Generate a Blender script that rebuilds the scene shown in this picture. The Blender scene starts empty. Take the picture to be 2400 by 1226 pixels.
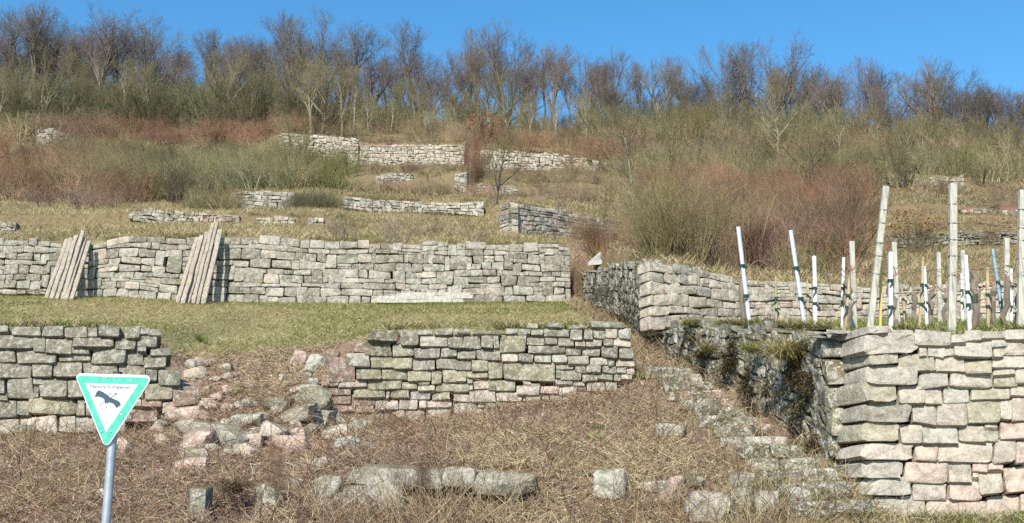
import bpy, math, random
import numpy as np
from mathutils import Vector, Matrix

# ------------------------------------------------------------------ camera, sky, sun, exposure
SC = bpy.context.scene
COL = SC.collection
PW, PH, FPX, PITCH, EYE = 2400.0, 1226.0, 2573.0, math.radians(13.3), 1.6
cam_d = bpy.data.cameras.new("camera")
cam_d.sensor_fit = 'HORIZONTAL'; cam_d.sensor_width = 36.0
cam_d.lens = 36.0 * FPX / PW
cam_d.clip_start = 0.1; cam_d.clip_end = 1500
cam = bpy.data.objects.new("camera", cam_d); COL.objects.link(cam)
cam.location = (0, 0, EYE); cam.rotation_euler = (math.radians(90) + PITCH, 0, 0)
SC.camera = cam

SUN_EL, SUN_AZ = math.radians(38), math.radians(17)       # azimuth: degrees to the left of straight behind the camera
to_sun = Vector((-math.sin(SUN_AZ) * math.cos(SUN_EL), -math.cos(SUN_AZ) * math.cos(SUN_EL), math.sin(SUN_EL)))
world = bpy.data.worlds.new("World"); SC.world = world; world.use_nodes = True
wn = world.node_tree; wn.nodes.clear()
wo = wn.nodes.new('ShaderNodeOutputWorld'); wb = wn.nodes.new('ShaderNodeBackground'); sk = wn.nodes.new('ShaderNodeTexSky')
sk.sky_type = 'NISHITA'; sk.sun_disc = False
sk.sun_elevation = SUN_EL
sk.sun_rotation = math.atan2(to_sun.x, to_sun.y)
sk.altitude = 300; sk.air_density = 1.0; sk.dust_density = 0.3; sk.ozone_density = 4.0
hs = wn.nodes.new('ShaderNodeHueSaturation'); hs.inputs['Saturation'].default_value = 1.22; hs.inputs['Hue'].default_value = 0.490
wb.inputs['Strength'].default_value = 0.138
wn.links.new(sk.outputs[0], hs.inputs['Color']); wn.links.new(hs.outputs[0], wb.inputs[0]); wn.links.new(wb.outputs[0], wo.inputs[0])
sun_d = bpy.data.lights.new("sun", 'SUN'); sun_d.energy = 4.6; sun_d.angle = math.radians(0.53); sun_d.color = (1.0, 0.94, 0.84)
sun = bpy.data.objects.new("sun", sun_d); COL.objects.link(sun)
sun.rotation_euler = to_sun.to_track_quat('Z', 'Y').to_euler()
SC.view_settings.view_transform = 'Standard'; SC.view_settings.look = 'None'
SC.view_settings.exposure = 0.66; SC.view_settings.gamma = 1.0; SC.view_settings.use_curve_mapping = False
SC.render.engine = 'CYCLES'
SC.cycles.use_denoising = False; SC.cycles.sample_clamp_indirect = 3.0; SC.cycles.sample_clamp_direct = 12.0; SC.cycles.caustics_reflective = False; SC.cycles.caustics_refractive = False; SC.cycles.max_bounces = 5; SC.cycles.diffuse_bounces = 3; SC.cycles.glossy_bounces = 2; SC.cycles.transmission_bounces = 2

# ------------------------------------------------------------------ helpers
rng = np.random.default_rng(11); R = random.Random(7)
CT, ST = math.cos(PITCH), math.sin(PITCH)
def P(px, py, Y):
    """world point seen at photograph position (px,py) that stands Y metres away"""
    u = (px - PW / 2) / FPX; v = (PH / 2 - py) / FPX
    t = Y / (CT - v * ST)
    return Vector((u * t, Y, EYE + (ST + v * CT) * t))
def PIX(X, Y, Z):
    dz = Z - EYE
    f = Y * CT + dz * ST; v = -Y * ST + dz * CT
    return PW / 2 + FPX * X / f, PH / 2 - FPX * v / f

def _h(i, j, s):
    n = (i * 374761393 + j * 668265263 + s * 974634777) & 0xffffffff
    n = ((n ^ (n >> 13)) * 1274126177) & 0xffffffff
    return ((n ^ (n >> 16)) & 0xffff) / 65535.0
def vnoise(x, y, s=0):
    x = np.asarray(x, float); y = np.asarray(y, float)
    i = np.floor(x).astype(np.int64); j = np.floor(y).astype(np.int64)
    fx = x - i; fy = y - j; fx = fx * fx * (3 - 2 * fx); fy = fy * fy * (3 - 2 * fy)
    a, b, c, d = _h(i, j, s), _h(i + 1, j, s), _h(i, j + 1, s), _h(i + 1, j + 1, s)
    return (a * (1 - fx) + b * fx) * (1 - fy) + (c * (1 - fx) + d * fx) * fy
def fbm(x, y, s=0, o=4):
    t = 0; a = 0.5
    for k in range(o):
        t = t + a * vnoise(x, y, s + k); x = np.asarray(x) * 2.03 + 11.3; y = np.asarray(y) * 2.03 + 5.7; a *= 0.5
    return t

def mesh_np(name, V, quads=None, tris=None, smooth=True, col=None, sharp=None):
    me = bpy.data.meshes.new(name)
    V = np.asarray(V, np.float32)
    q = np.zeros((0, 4), np.int32) if quads is None else np.asarray(quads, np.int32).reshape(-1, 4)
    t = np.zeros((0, 3), np.int32) if tris is None else np.asarray(tris, np.int32).reshape(-1, 3)
    me.vertices.add(len(V)); me.vertices.foreach_set('co', V.ravel())
    me.loops.add(q.size + t.size); me.loops.foreach_set('vertex_index', np.concatenate([q.ravel(), t.ravel()]))
    me.polygons.add(len(q) + len(t))
    st = np.concatenate([np.arange(len(q)) * 4, q.size + np.arange(len(t)) * 3]).astype(np.int32)
    me.polygons.foreach_set('loop_start', st)
    me.polygons.foreach_set('use_smooth', np.full(len(st), smooth))
    me.update(calc_edges=True)
    if sharp: me.set_sharp_from_angle(angle=math.radians(sharp))
    if col is not None:
        at = me.color_attributes.new('tint', 'FLOAT_COLOR', 'POINT')
        c4 = np.ones((len(V), 4), np.float32); c4[:, :3] = col
        at.data.foreach_set('color', c4.ravel())
    return me
def obj(name, me, mat=None, parent=None, loc=(0, 0, 0), color=None):
    o = bpy.data.objects.new(name, me); COL.objects.link(o); o.location = loc
    if mat is not None and len(me.materials) == 0: me.materials.append(mat)
    if parent is not None: o.parent = parent
    if color is not None: o.color = (*color, 1)
    return o
def thing(name, label, cat, loc=(0, 0, 0), group=None):
    o = bpy.data.objects.new(name, None); COL.objects.link(o); o.location = loc; o.empty_display_size = 0.1
    return tag(o, label, cat, group)
def tag(o, label, cat, group=None, kind=None):
    o['label'] = label; o['category'] = cat
    if group: o['group'] = group
    if kind: o['kind'] = kind
    return o
def centred(V):
    V = np.asarray(V, float); c = (V.min(0) + V.max(0)) / 2
    return V - c, Vector(c)

# ------------------------------------------------------------------ materials
def nmat(name):
    m = bpy.data.materials.new(name); m.use_nodes = True
    nt = m.node_tree; nt.nodes.clear()
    out = nt.nodes.new('ShaderNodeOutputMaterial'); b = nt.nodes.new('ShaderNodeBsdfPrincipled')
    nt.links.new(b.outputs[0], out.inputs[0])
    b.inputs['Roughness'].default_value = 0.85
    b.inputs['Specular IOR Level'].default_value = 0.25
    return m, nt, b
class N:
    def __init__(s, nt): s.nt = nt
    def new(s, t): return s.nt.nodes.new(t)
    def link(s, a, b): s.nt.links.new(a, b)
    def pos(s): return s.new('ShaderNodeNewGeometry').outputs['Position']
    def noise(s, vec, scale, detail=5, rough=0.6, dist=0.0, out='Fac'):
        n = s.new('ShaderNodeTexNoise'); n.inputs['Scale'].default_value = scale; n.inputs['Detail'].default_value = detail
        n.inputs['Roughness'].default_value = rough; n.inputs['Distortion'].default_value = dist
        if vec is not None: s.link(vec, n.inputs['Vector'])
        return n.outputs[out]
    def ramp(s, fac, pts):
        r = s.new('ShaderNodeValToRGB'); e = r.color_ramp.elements
        while len(e) < len(pts): e.new(0.5)
        for k, (p, c) in enumerate(pts):
            e[k].position = p; e[k].color = (*c, 1) if isinstance(c, tuple) else (c, c, c, 1)
        s.link(fac, r.inputs[0]); return r.outputs[0]
    def mix(s, fac, a, b, mode='MIX'):
        m = s.new('ShaderNodeMix'); m.data_type = 'RGBA'; m.blend_type = mode
        for v, sock in ((fac, m.inputs[0]), (a, m.inputs[6]), (b, m.inputs[7])):
            if hasattr(v, 'is_linked') or isinstance(v, bpy.types.NodeSocket): s.link(v, sock)
            elif isinstance(v, tuple): sock.default_value = (*v, 1)
            else: sock.default_value = v
        return m.outputs[2]
    def math(s, op, a, b=None, clamp=False):
        m = s.new('ShaderNodeMath'); m.operation = op; m.use_clamp = clamp
        for k, v in enumerate((a, b)):
            if v is None: continue
            if isinstance(v, bpy.types.NodeSocket): s.link(v, m.inputs[k])
            else: m.inputs[k].default_value = v
        return m.outputs[0]
    def bump(s, h, bsdf, strength=0.5, dist=0.02):
        b = s.new('ShaderNodeBump'); b.inputs['Strength'].default_value = strength; b.inputs['Distance'].default_value = dist
        s.link(h, b.inputs['Height']); s.link(b.outputs[0], bsdf.inputs['Normal'])
    def attr(s, name, kind='GEOMETRY', out='Color'):
        a = s.new('ShaderNodeAttribute'); a.attribute_name = name; a.attribute_type = kind
        return a.outputs[out]

def stone_material(name, lichen=0.5, dark=0.4, moss=0.6, scale=1.0, bump=0.6):
    m, nt, b = nmat(name); n = N(nt); p = n.pos()
    oi = n.new('ShaderNodeObjectInfo')
    big = n.noise(p, 2.2 * scale, 4, 0.6, 0.4); mid = n.noise(p, 9 * scale, 6, 0.65, 0.3); fine = n.noise(p, 45 * scale, 5, 0.7)
    c = n.mix(1.0, oi.outputs['Color'], n.ramp(mid, [(0.25, 0.5), (0.5, 1.0), (0.78, 1.38)]), 'MULTIPLY')
    c = n.mix(0.7, c, n.ramp(fine, [(0.25, 0.45), (0.55, 1.0), (0.8, 1.3)]), 'MULTIPLY')
    dk = n.ramp(n.noise(p, 4.5 * scale, 7, 0.7, 0.6), [(0.47, 0.0), (0.57, 1.0)])
    c = n.mix(n.math('MULTIPLY', dk, dark), c, (0.075, 0.07, 0.045))
    li = n.ramp(n.noise(p, 13 * scale, 6, 0.72, 0.5), [(0.515, 0.0), (0.57, 1.0)])
    c = n.mix(n.math('MULTIPLY', li, lichen), c, (0.50, 0.49, 0.42))
    sp = n.ramp(n.noise(p, 60 * scale, 2, 0.5), [(0.60, 0.0), (0.66, 1.0)])
    c = n.mix(n.math('MULTIPLY', sp, lichen), c, (0.60, 0.60, 0.55))
    g = n.new('ShaderNodeNewGeometry'); sx = n.new('ShaderNodeSeparateXYZ'); n.link(g.outputs['Normal'], sx.inputs[0])
    up = n.math('ADD', sx.outputs[2], n.math('MULTIPLY', n.math('SUBTRACT', big, 0.5), 1.6))
    ms = n.ramp(up, [(0.62, 0.0), (0.9, 1.0)])
    c = n.mix(n.math('MULTIPLY', ms, moss), c, n.mix(mid, (0.045, 0.05, 0.012), (0.16, 0.13, 0.03)))
    n.link(c, b.inputs['Base Color'])
    h = n.math('ADD', n.math('MULTIPLY', mid, 1.3), n.math('MULTIPLY', fine, 0.45))
    n.bump(h, b, bump, 0.05)
    b.inputs['Roughness'].default_value = 0.93; b.inputs['Specular IOR Level'].default_value = 0.12
    return m
M_STONE = stone_material('lichened_sandstone', 0.42, 0.50, 0.5)
M_PIER = stone_material('pale_sandstone', 0.30, 0.16, 0.25)
M_MOSSY = stone_material('mossy_sandstone', 0.60, 0.85, 0.9, 0.8)
M_FAR = stone_material('weathered_sandstone', 0.40, 0.60, 0.5, 0.6)

def ground_material(name, cols, scale=1.0):
    m, nt, b = nmat(name); n = N(nt); p = n.pos()
    a = n.noise(p, 0.35 * scale, 5, 0.6, 0.3); f = n.noise(p, 6 * scale, 6, 0.7); ff = n.noise(p, 40, 4, 0.7)
    c = n.ramp(n.math('ADD', n.math('MULTIPLY', a, 0.7), n.math('MULTIPLY', f, 0.35)), [(0.30 + 0.45 * k / (len(cols) - 1), cc) for k, cc in enumerate(cols)])
    c = n.mix(0.7, c, n.ramp(ff, [(0.2, 0.5), (0.8, 1.4)]), 'MULTIPLY')
    n.link(c, b.inputs['Base Color']); n.bump(n.math('ADD', f, n.math('MULTIPLY', ff, 0.4)), b, 0.7, 0.05)
    b.inputs['Roughness'].default_value = 1.0; b.inputs['Specular IOR Level'].default_value = 0.05
    return m
M_SLOPE = ground_material('brown_litter_soil', [(0.15, 0.10, 0.07), (0.23, 0.16, 0.115), (0.31, 0.23, 0.165)])
M_MEADOW = ground_material('meadow_soil', [(0.19, 0.17, 0.075), (0.27, 0.235, 0.11), (0.34, 0.29, 0.15)])
M_HILL = ground_material('hillside_soil', [(0.12, 0.095, 0.055), (0.19, 0.145, 0.08), (0.26, 0.205, 0.115)], 0.6)
M_ASPHALT = ground_material('asphalt', [(0.045, 0.045, 0.045), (0.055, 0.055, 0.055)])

def tint_material(name, var=0.35, rough=0.9, trans=0.0):
    m, nt, b = nmat(name); n = N(nt)
    c = n.attr('tint')
    n.link(c, b.inputs['Base Color'])
    b.inputs['Roughness'].default_value = rough; b.inputs['Specular IOR Level'].default_value = 0.12
    if trans:
        tr = n.new('ShaderNodeBsdfTranslucent'); mx = n.new('ShaderNodeMixShader'); mx.inputs[0].default_value = trans
        n.link(c, tr.inputs[0]); n.link(b.outputs[0], mx.inputs[1]); n.link(tr.outputs[0], mx.inputs[2])
        out = [x for x in nt.nodes if x.type == 'OUTPUT_MATERIAL'][0]; n.link(mx.outputs[0], out.inputs[0])
    return m
M_GRASS = tint_material('grass_blades', trans=0.25)
M_STEM = tint_material('dry_stems')
def bark_material(name, inst=False):
    """bark: colour of the plant (object colour, or the instance's own tint) broken up by grain"""
    m, nt, b = nmat(name); n = N(nt); p = n.pos()
    c = n.attr('tint', 'INSTANCER') if inst else n.new('ShaderNodeObjectInfo').outputs['Color']
    c = n.mix(1.0, c, n.ramp(n.noise(p, 2.5, 5, 0.7), [(0.25, 0.55), (0.75, 1.45)]), 'MULTIPLY')
    n.link(c, b.inputs['Base Color'])
    return m
M_BARK = bark_material('bark'); M_BARK_I = bark_material('brush_bark', True)
def wood_material(name, base, grain=(1, 1, 0.06), dark=0.4, spots=0.45):
    m, nt, b = nmat(name); n = N(nt)
    tc = n.new('ShaderNodeTexCoord'); mp = n.new('ShaderNodeMapping'); n.link(tc.outputs['Object'], mp.inputs[0])
    mp.inputs['Scale'].default_value = grain
    g = n.noise(mp.outputs[0], 42, 6, 0.7, 0.4); s = n.noise(n.pos(), 6, 6, 0.7)
    c = n.mix(1.0, base, n.ramp(g, [(0.3, dark), (0.55, 1.0), (0.8, 1.25)]), 'MULTIPLY')
    c = n.mix(n.math('MULTIPLY', n.ramp(s, [(0.52, 0.0), (0.66, 1.0)]), spots), c, (0.11, 0.10, 0.06))
    n.link(c, b.inputs['Base Color']); n.bump(g, b, 0.4, 0.006)
    return m
M_PLANK = wood_material('weathered_plank', (0.36, 0.31, 0.25))
M_POSTW = wood_material('silvered_post_wood', (0.45, 0.43, 0.36), dark=0.45)
M_CANE = wood_material('thin_stake_wood', (0.42, 0.34, 0.20))
M_YELLOW = wood_material('yellow_cane', (0.62, 0.42, 0.13), dark=0.8, spots=0.1)
def plain(name, col, rough=0.5, metal=0.0, noise=0.25, nscale=8):
    m, nt, b = nmat(name); n = N(nt)
    c = n.mix(1.0, col, n.ramp(n.noise(n.pos(), nscale, 6, 0.7), [(0.3, 1 - noise), (0.7, 1 + noise * 0.5)]), 'MULTIPLY')
    n.link(c, b.inputs['Base Color']); b.inputs['Roughness'].default_value = rough; b.inputs['Metallic'].default_value = metal
    return m
M_GALV = plain('galvanised_steel', (0.42, 0.46, 0.50), 0.45, 0.55)
M_STAKE = plain('zinc_stake', (0.66, 0.69, 0.72), 0.38, 0.35, 0.12)
M_WHITE = plain('white_plastic_stake', (0.72, 0.72, 0.70), 0.5, 0, 0.15)
M_BLUE = plain('blue_grey_stake', (0.30, 0.43, 0.50), 0.5, 0.2, 0.2)
M_TIE = plain('green_tie', (0.012, 0.045, 0.035), 0.6)
M_WIRE = plain('wire', (0.20, 0.19, 0.18), 0.5, 0.6)
M_SIGNW = plain('sign_white', (0.78, 0.79, 0.77), 0.4, 0, 0.16, 9)
M_SIGNG = plain('sign_green', (0.085, 0.47, 0.34), 0.4, 0, 0.28, 14)
M_INK = plain('sign_ink', (0.045, 0.075, 0.10), 0.5, 0, 0.1)
M_PRINT = plain('sign_fine_print', (0.42, 0.60, 0.55), 0.5, 0, 0.1)
M_CAP = plain('dark_cap', (0.05, 0.055, 0.06), 0.5)
M_SLAB = plain('grey_sheet', (0.42, 0.42, 0.38), 0.6, 0, 0.4, 3)

# ------------------------------------------------------------------ terrain
def row(pts): 
    a = np.array([P(*q) for q in pts]); a = a[np.argsort(a[:, 0])]
    return a
def flat(Y, Z): return np.array([[-200, Y, Z], [200, Y, Z]], float)
UP = [
 row([(-600,540,29),(0,535,29.5),(290,527,30),(760,527,30),(800,540,30),(1130,550,28.6),(1191,550,29.15),(1338,562,31.15),(1485,572,33.15),(1550,580,33),(1800,562,33),(2050,590,32),(2400,575,32),(3000,570,32)]),
 row([(-600,515,29.4),(0,505,29.9),(290,497,30.4),(750,497,30.4),(800,533,30.4),(1130,547,28.9),(1182,546,29.3),(1200,474,29.5),(1289,489,30.8),(1363,506,31.9),(1485,523,33.5),(1550,560,33.6),(1780,530,33.4),(2000,525,33.4),(2050,550,32.4),(2400,535,32.4),(3000,530,32.4)]),
 row([(-600,480,36),(0,485,36),(540,492,36.15),(690,492,36.15),(780,492,35.6),(800,497,35.15),(1135,510,35.15),(1160,505,35),(1200,470,36),(1500,500,38),(1800,490,40),(2100,500,40),(2400,505,40),(3000,500,40)]),
 row([(-600,470,36.5),(0,478,36.4),(530,486,36.5),(542,449,36.5),(690,449,36.5),(720,447,36.3),(800,457,35.6),(900,463,35.5),(1132,471,35.5),(1150,490,35.6),(1200,464,36.5),(1500,492,38.6),(1800,478,40.6),(2100,480,40.5),(2400,488,40.5),(3000,485,40.5)]),
 row([(-600,440,48),(0,440,48),(700,435,48),(850,437,48.1),(1100,457,46.1),(1200,460,46),(1500,440,50),(2000,442,50.1),(2260,440,50.1),(3000,440,50)]),
 row([(-600,432,48.5),(0,432,48.5),(700,428,48.5),(840,408,48.6),(970,405,48.6),(1000,420,48.2),(1060,405,46.7),(1090,402,46.7),(1100,450,46.6),(1115,440,46.5),(1200,438,46.5),(1500,432,50.5),(1800,425,50.5),(2000,412,50.6),(2260,412,50.6),(2300,430,50.5),(3000,425,50.5)]),
 row([(-900,360,60),(0,365,60),(700,382,60),(750,385,60.1),(1090,392,60.1),(1120,398,60.1),(1450,400,60.1),(1600,400,62),(2400,405,62),(3300,405,62)]),
 row([(-900,345,60.6),(0,345,60.6),(600,345,60.6),(650,312,60.6),(750,318,60.7),(860,335,60.7),(1086,340,60.7),(1096,388,60.6),(1118,388,60.6),(1125,350,60.7),(1250,358,60.7),(1450,388,60.7),(1600,390,62.6),(3300,395,62.6)]),
 row([(-1200,215,95),(0,265,95),(600,275,95),(1100,290,95),(1400,305,95),(1800,335,95),(2200,375,95),(2500,395,95),(3800,440,95)]),
]
_r = UP[-1].copy(); _r[:, 1] = 104; _r[:, 2] += 0.6; UP.append(_r)
_r = UP[-1].copy(); _r[:, 1] = 130; _r[:, 2] -= 9; UP.append(_r)
_r = UP[-1].copy(); _r[:, 1] = 260; _r[:, 2] -= 60; UP.append(_r)
LEFT = [flat(-30, 0), flat(2, 0), flat(6.6, 0.05),
 row([(-900,1242,10.8),(700,1242,10.8),(760,1212,11.45),(1260,1212,11.45),(1400,1240,11.4),(1900,1235,11.4)]),
 row([(-900,1165,12.2),(650,1165,12.2),(735,1110,12.0),(800,1103,11.95),(1260,1103,11.95),(1330,1122,11.95),(1400,1120,11.95),(1700,1150,11.95),(1900,1185,11.95)]),
 row([(-900,1018,15.15),(400,1010,15.15),(500,985,14.7),(700,980,14.9),(800,985,15.9),(1000,982,16.12),(1200,955,16.15),(1440,915,16.15),(1700,890,16.15)]),
 row([(-900,778,15.5),(295,778,15.5),(345,790,15.8),(430,832,16.3),(600,824,17.0),(760,812,16.9),(850,790,16.6),(900,776,16.5),(1480,772,16.5),(1700,768,16.5)]),
 row([(-900,690,25.1),(130,692,25.12),(500,708,25.15),(1000,710,25.15),(1500,705,25.15)]),
 row([(-900,562,25.5),(200,565,25.5),(290,550,25.5),(500,553,25.5),(700,561,25.5),(900,571,25.5),(1330,576,25.5),(1500,576,25.5)]),
] + UP
RIGHT = [flat(-30, 0), flat(2, 0), flat(6.6, 0.05),
 row([(1500,1238,11.4),(3200,1225,11.4)]),
 row([(1500,1232,12.2),(3200,1216,12.2)]),
 row([(1500,786,12.55),(2040,786,12.55),(3200,782,12.55)]),
 row([(1400,774,18.2),(1530,772,18.2),(1750,760,19.7),(2050,754,20.8),(2400,752,21.4),(3000,748,21.8)]),
 row([(1400,608,18.7),(1545,609,18.7),(1650,632,19.5),(1750,658,20.2),(2050,671,21.3),(2400,658,21.9),(3000,650,22.2)]),
] + UP
def hrows(rows, X, Y):
    Ys = []; Zs = []
    for r in rows:
        yy = np.interp(X, r[:, 0], r[:, 1]); zz = np.interp(X, r[:, 0], r[:, 2])
        if Ys: yy = np.maximum(yy, Ys[-1] + 0.02)
        Ys.append(yy); Zs.append(zz)
    H = Zs[0].copy()
    for k in range(len(rows) - 1):
        t = np.clip((Y - Ys[k]) / (Ys[k + 1] - Ys[k]), 0, 1)
        H = np.where(Y >= Ys[k], Zs[k] + (Zs[k + 1] - Zs[k]) * t, H)
    return H
def XLf(Y): return np.interp(Y, [11, 11.9, 16, 25, 28], [2.45, 2.45, 1.72, 1.25, 1.15])
def XRf(Y): return np.interp(Y, [11, 11.9, 12.15, 13.2, 14.4, 16.2, 17.6, 18.3, 20.5, 23, 25.5, 28], [3.65, 3.7, 4.1, 3.98, 3.64, 3.18, 2.82, 2.62, 2.42, 2.22, 2.02, 2.0])
def ZPf(Y): return np.interp(Y, [10.5, 11.3, 11.8, 16, 18, 25, 28], [1.45, 1.55, 1.83, 3.62, 4.28, 6.5, 8.8])
def Hf(X, Y):
    X, Y = np.broadcast_arrays(np.asarray(X, float), np.asarray(Y, float))
    hl = hrows(LEFT, X, Y); hr = hrows(RIGHT, X, Y)
    xl, xr = XLf(Y), XRf(Y)
    t = np.clip((X - xl) / (xr - xl), 0, 1)
    blend = hl * (1 - t) + hr * t
    inp = (Y > 11.3) & (Y < 27.6) & (X > xl) & (X < xr)
    zp = ZPf(Y); inside = (Y > 11.3) & (Y < 27.6)
    tr = np.clip((X - xr + 0.12) / 0.4, 0, 1); tl = np.clip((xl + 0.12 - X) / 0.3, 0, 1)
    mid = np.where(X > (xl + xr) / 2, zp + (hr - zp) * tr, zp + (hl - zp) * tl)
    H = np.where(inside, mid, np.where(X <= xl, hl, np.where(X >= xr, hr, blend)))
    # a dark hollow between the fallen stones at the foot of the slope
    c = P(548, 1190, 11.4)
    d2 = ((X - c.x) / 0.40) ** 2 + ((Y - 11.35) / 0.38) ** 2
    H = np.where((np.abs(X - c.x) < 0.26) & (Y > 10.9) & (Y < 12.05), np.minimum(H, 1.50 + 0.03 * (Y - 10.9)), H)
    amp = np.clip((Y - 6) / 8, 0, 1) * np.clip(0.10 + (Y - 25) * 0.012, 0.10, 0.9)
    # (the floor of the hollow keeps below the bank around it)
    return H + (fbm(X * 0.55, Y * 0.55, 3) - 0.47) * amp * np.where(inp, 0.2, 1.0)
def Hs(x, y): return float(Hf(np.array([x]), np.array([y]))[0])
def zone(X, Y):
    """0 road, 1 lower slope, 2 meadow, 3 vineyard terrace, 4 hillside, 5 stair gully"""
    xl, xr = XLf(Y), XRf(Y); z = np.full(np.shape(X), 4)
    l6 = np.interp(X, LEFT[6][:, 0], LEFT[6][:, 1]); l8 = np.interp(X, LEFT[8][:, 0], LEFT[8][:, 1]); r7 = np.interp(X, RIGHT[7][:, 0], RIGHT[7][:, 1]); r5 = 12.5
    lf = X <= (xl + xr) / 2
    z = np.where(lf & (Y < l8), 2, z); z = np.where(lf & (Y < l6), 1, z)
    z = np.where(~lf & (Y < r7), 3, z); z = np.where(~lf & (Y < r5), 1, z)
    z = np.where((Y > 11.3) & (Y < 27.6) & (X > xl) & (X < xr), 5, z)
    return np.where(Y < 6.6, 0, z)
gx = np.unique(np.concatenate([np.arange(-12, 16.01, 0.14), np.arange(-30, 32, 0.5), np.arange(-90, 95, 2.5)]).round(3))
gx = gx[np.concatenate([[True], np.diff(gx) > 0.05])]
gy = np.concatenate([np.arange(-30, 6, 3), np.arange(6, 10, 0.4), np.arange(10, 38, 0.12), np.arange(38, 66, 0.35), np.arange(66, 108, 1.0), np.arange(108, 260, 8)])
GX, GY = np.meshgrid(gx, gy); GZ = Hf(GX, GY)
nx, ny = len(gx), len(gy)
ii, jj = np.meshgrid(np.arange(nx - 1), np.arange(ny - 1)); a = (jj * nx + ii).ravel()
Q = np.stack([a, a + 1, a + nx + 1, a + nx], 1)
zc = zone(GX[:-1, :-1].ravel() + 0.05, GY[:-1, :-1].ravel() + 0.05)
GV = np.stack([GX.ravel(), GY.ravel(), GZ.ravel()], 1)
for k, (nm, mt) in enumerate((('road', M_ASPHALT), ('slope_ground', M_SLOPE), ('meadow', M_MEADOW), ('vineyard_terrace_ground', M_MEADOW), ('hillside', M_HILL), ('gully_ground', M_SLOPE))):
    q = Q[zc == k]; used, inv = np.unique(q, return_inverse=True)
    o = obj(nm, mesh_np(nm, GV[used], quads=inv.reshape(-1, 4)), mt); o['kind'] = 'structure'
    o['label'] = {'road': 'grey asphalt road below the terraces', 'slope_ground': 'brown litter covered slope below the lowest walls', 'meadow': 'grassy meadow strip between the two long walls', 'vineyard_terrace_ground': 'grassy vineyard terrace behind the corner wall', 'hillside': 'dry grassy hillside under the thickets', 'gully_ground': 'overgrown floor of the stair gully'}[nm]
def hit(px, py, y0=9.0, y1=110.0):
    """first terrain point seen at (px,py)"""
    Y = np.arange(y0, y1, 0.03)
    u = (px - PW / 2) / FPX; v = (PH / 2 - py) / FPX; t = Y / (CT - v * ST)
    X = u * t; Z = EYE + (ST + v * CT) * t
    h = Hf(X, Y); k = np.argmax(h >= Z)
    if h[k] < Z[k]: k = len(Y) - 1
    return Vector((X[k], Y[k], h[k]))

# ------------------------------------------------------------------ dry stone walls
COLS = {'g': (0.325, 0.30, 0.245), 'o': (0.27, 0.24, 0.155), 'w': (0.40, 0.34, 0.265), 'p': (0.43, 0.31, 0.245), 'r': (0.28, 0.185, 0.135), 'm': (0.15, 0.13, 0.08), 'd': (0.225, 0.205, 0.155)}
def jcol(c, amt=0.16):
    k = 1 + R.uniform(-amt, amt); return tuple(max(0.01, x * k * (1 + R.uniform(-0.02, 0.02))) for x in COLS[c])
def stone_geo(quad, nseg=18, rough=0.045, p=None, bulge=None, depth=0.3, gap=0.010, back=None, rings=5):
    """quad: four world corners bl, br, tr, tl of the visible face; returns verts, quads, tris of one rounded block"""
    q = [np.array(x, float) for x in quad]
    c = sum(q) / 4; U = (q[1] + q[2] - q[0] - q[3]); w = np.linalg.norm(U) / 2; U /= np.linalg.norm(U)
    V0 = (q[2] + q[3] - q[0] - q[1]); h = np.linalg.norm(V0) / 2; Nn = np.cross(U, V0); Nn /= np.linalg.norm(Nn); V = np.cross(Nn, U)
    if back is None: back = -Nn
    mn = min(w, h)
    p = p or R.uniform(6.5, 18); bulge = R.uniform(0.0, 0.07) * mn if bulge is None else bulge
    th = np.linspace(0, 2 * math.pi, nseg, endpoint=False) + R.uniform(0, 0.2)
    ct, st = np.cos(th), np.sin(th)
    a = np.sign(ct) * np.abs(ct) ** (2 / p); b = np.sign(st) * np.abs(st) ** (2 / p)
    wob = sum(R.gauss(0, 1) * np.cos(k * th + R.uniform(0, 6.3)) / k ** 0.5 for k in (2, 3, 5, 7, 9)) * rough * 0.62
    q2 = [np.array([np.dot(x - c, U), np.dot(x - c, V)]) for x in q]
    for k in range(4): q2[k] = q2[k] + np.array([R.gauss(0, 0.05) * mn, R.gauss(0, 0.05) * mn])
    sx, sy = max(0.2, 1 - 2 * gap / w), max(0.2, 1 - 2 * gap / h)
    def plane(A, B):
        A = (A * sx + 1) / 2; B = (B * sy + 1) / 2
        return ((1 - A) * (1 - B))[:, None] * q2[0] + (A * (1 - B))[:, None] * q2[1] + (A * B)[:, None] * q2[2] + ((1 - A) * B)[:, None] * q2[3]
    e = R.uniform(0.03, 0.11) * mn
    tx, ty = R.gauss(0, 0.06), R.gauss(0, 0.09) - 0.03
    prof = [(0.84, -depth), (0.97, -depth * 0.45), (1.0, -e), (0.968, -0.12 * e), (0.80, bulge * 0.5), (0.45, bulge)] if rings >= 5 else [(0.85, -depth), (1.0, -e), (0.90, -0.1 * e), (0.5, bulge)]
    out = []
    for s, d in prof:
        uv = plane(a * s * (1 + wob), b * s * (1 + wob))
        dn = np.full(nseg, d)
        if d > -depth * 0.4:
            dn = dn + (fbm(uv[:, 0] / mn * 2.2 + c[0] * 3 + 7, uv[:, 1] / mn * 2.2 + c[2] * 5, 21, 3) - 0.44) * rough * 5.0 * mn + uv[:, 0] * tx + uv[:, 1] * ty
        pt = c + uv[:, :1] * U + uv[:, 1:] * V + np.where(dn[:, None] > 0, dn[:, None] * Nn, -dn[:, None] * back)
        out.append(pt)
    V3 = np.concatenate(out + [(c + Nn * bulge * 1.02)[None]])
    nr = len(prof); k = np.arange(nseg); k2 = (k + 1) % nseg
    Qd = np.concatenate([np.stack([r * nseg + k, r * nseg + k2, (r + 1) * nseg + k2, (r + 1) * nseg + k], 1) for r in range(nr - 1)])
    T = np.stack([(nr - 1) * nseg + k, (nr - 1) * nseg + k2, np.full(nseg, nr * nseg)], 1)
    return V3, Qd, T
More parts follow.
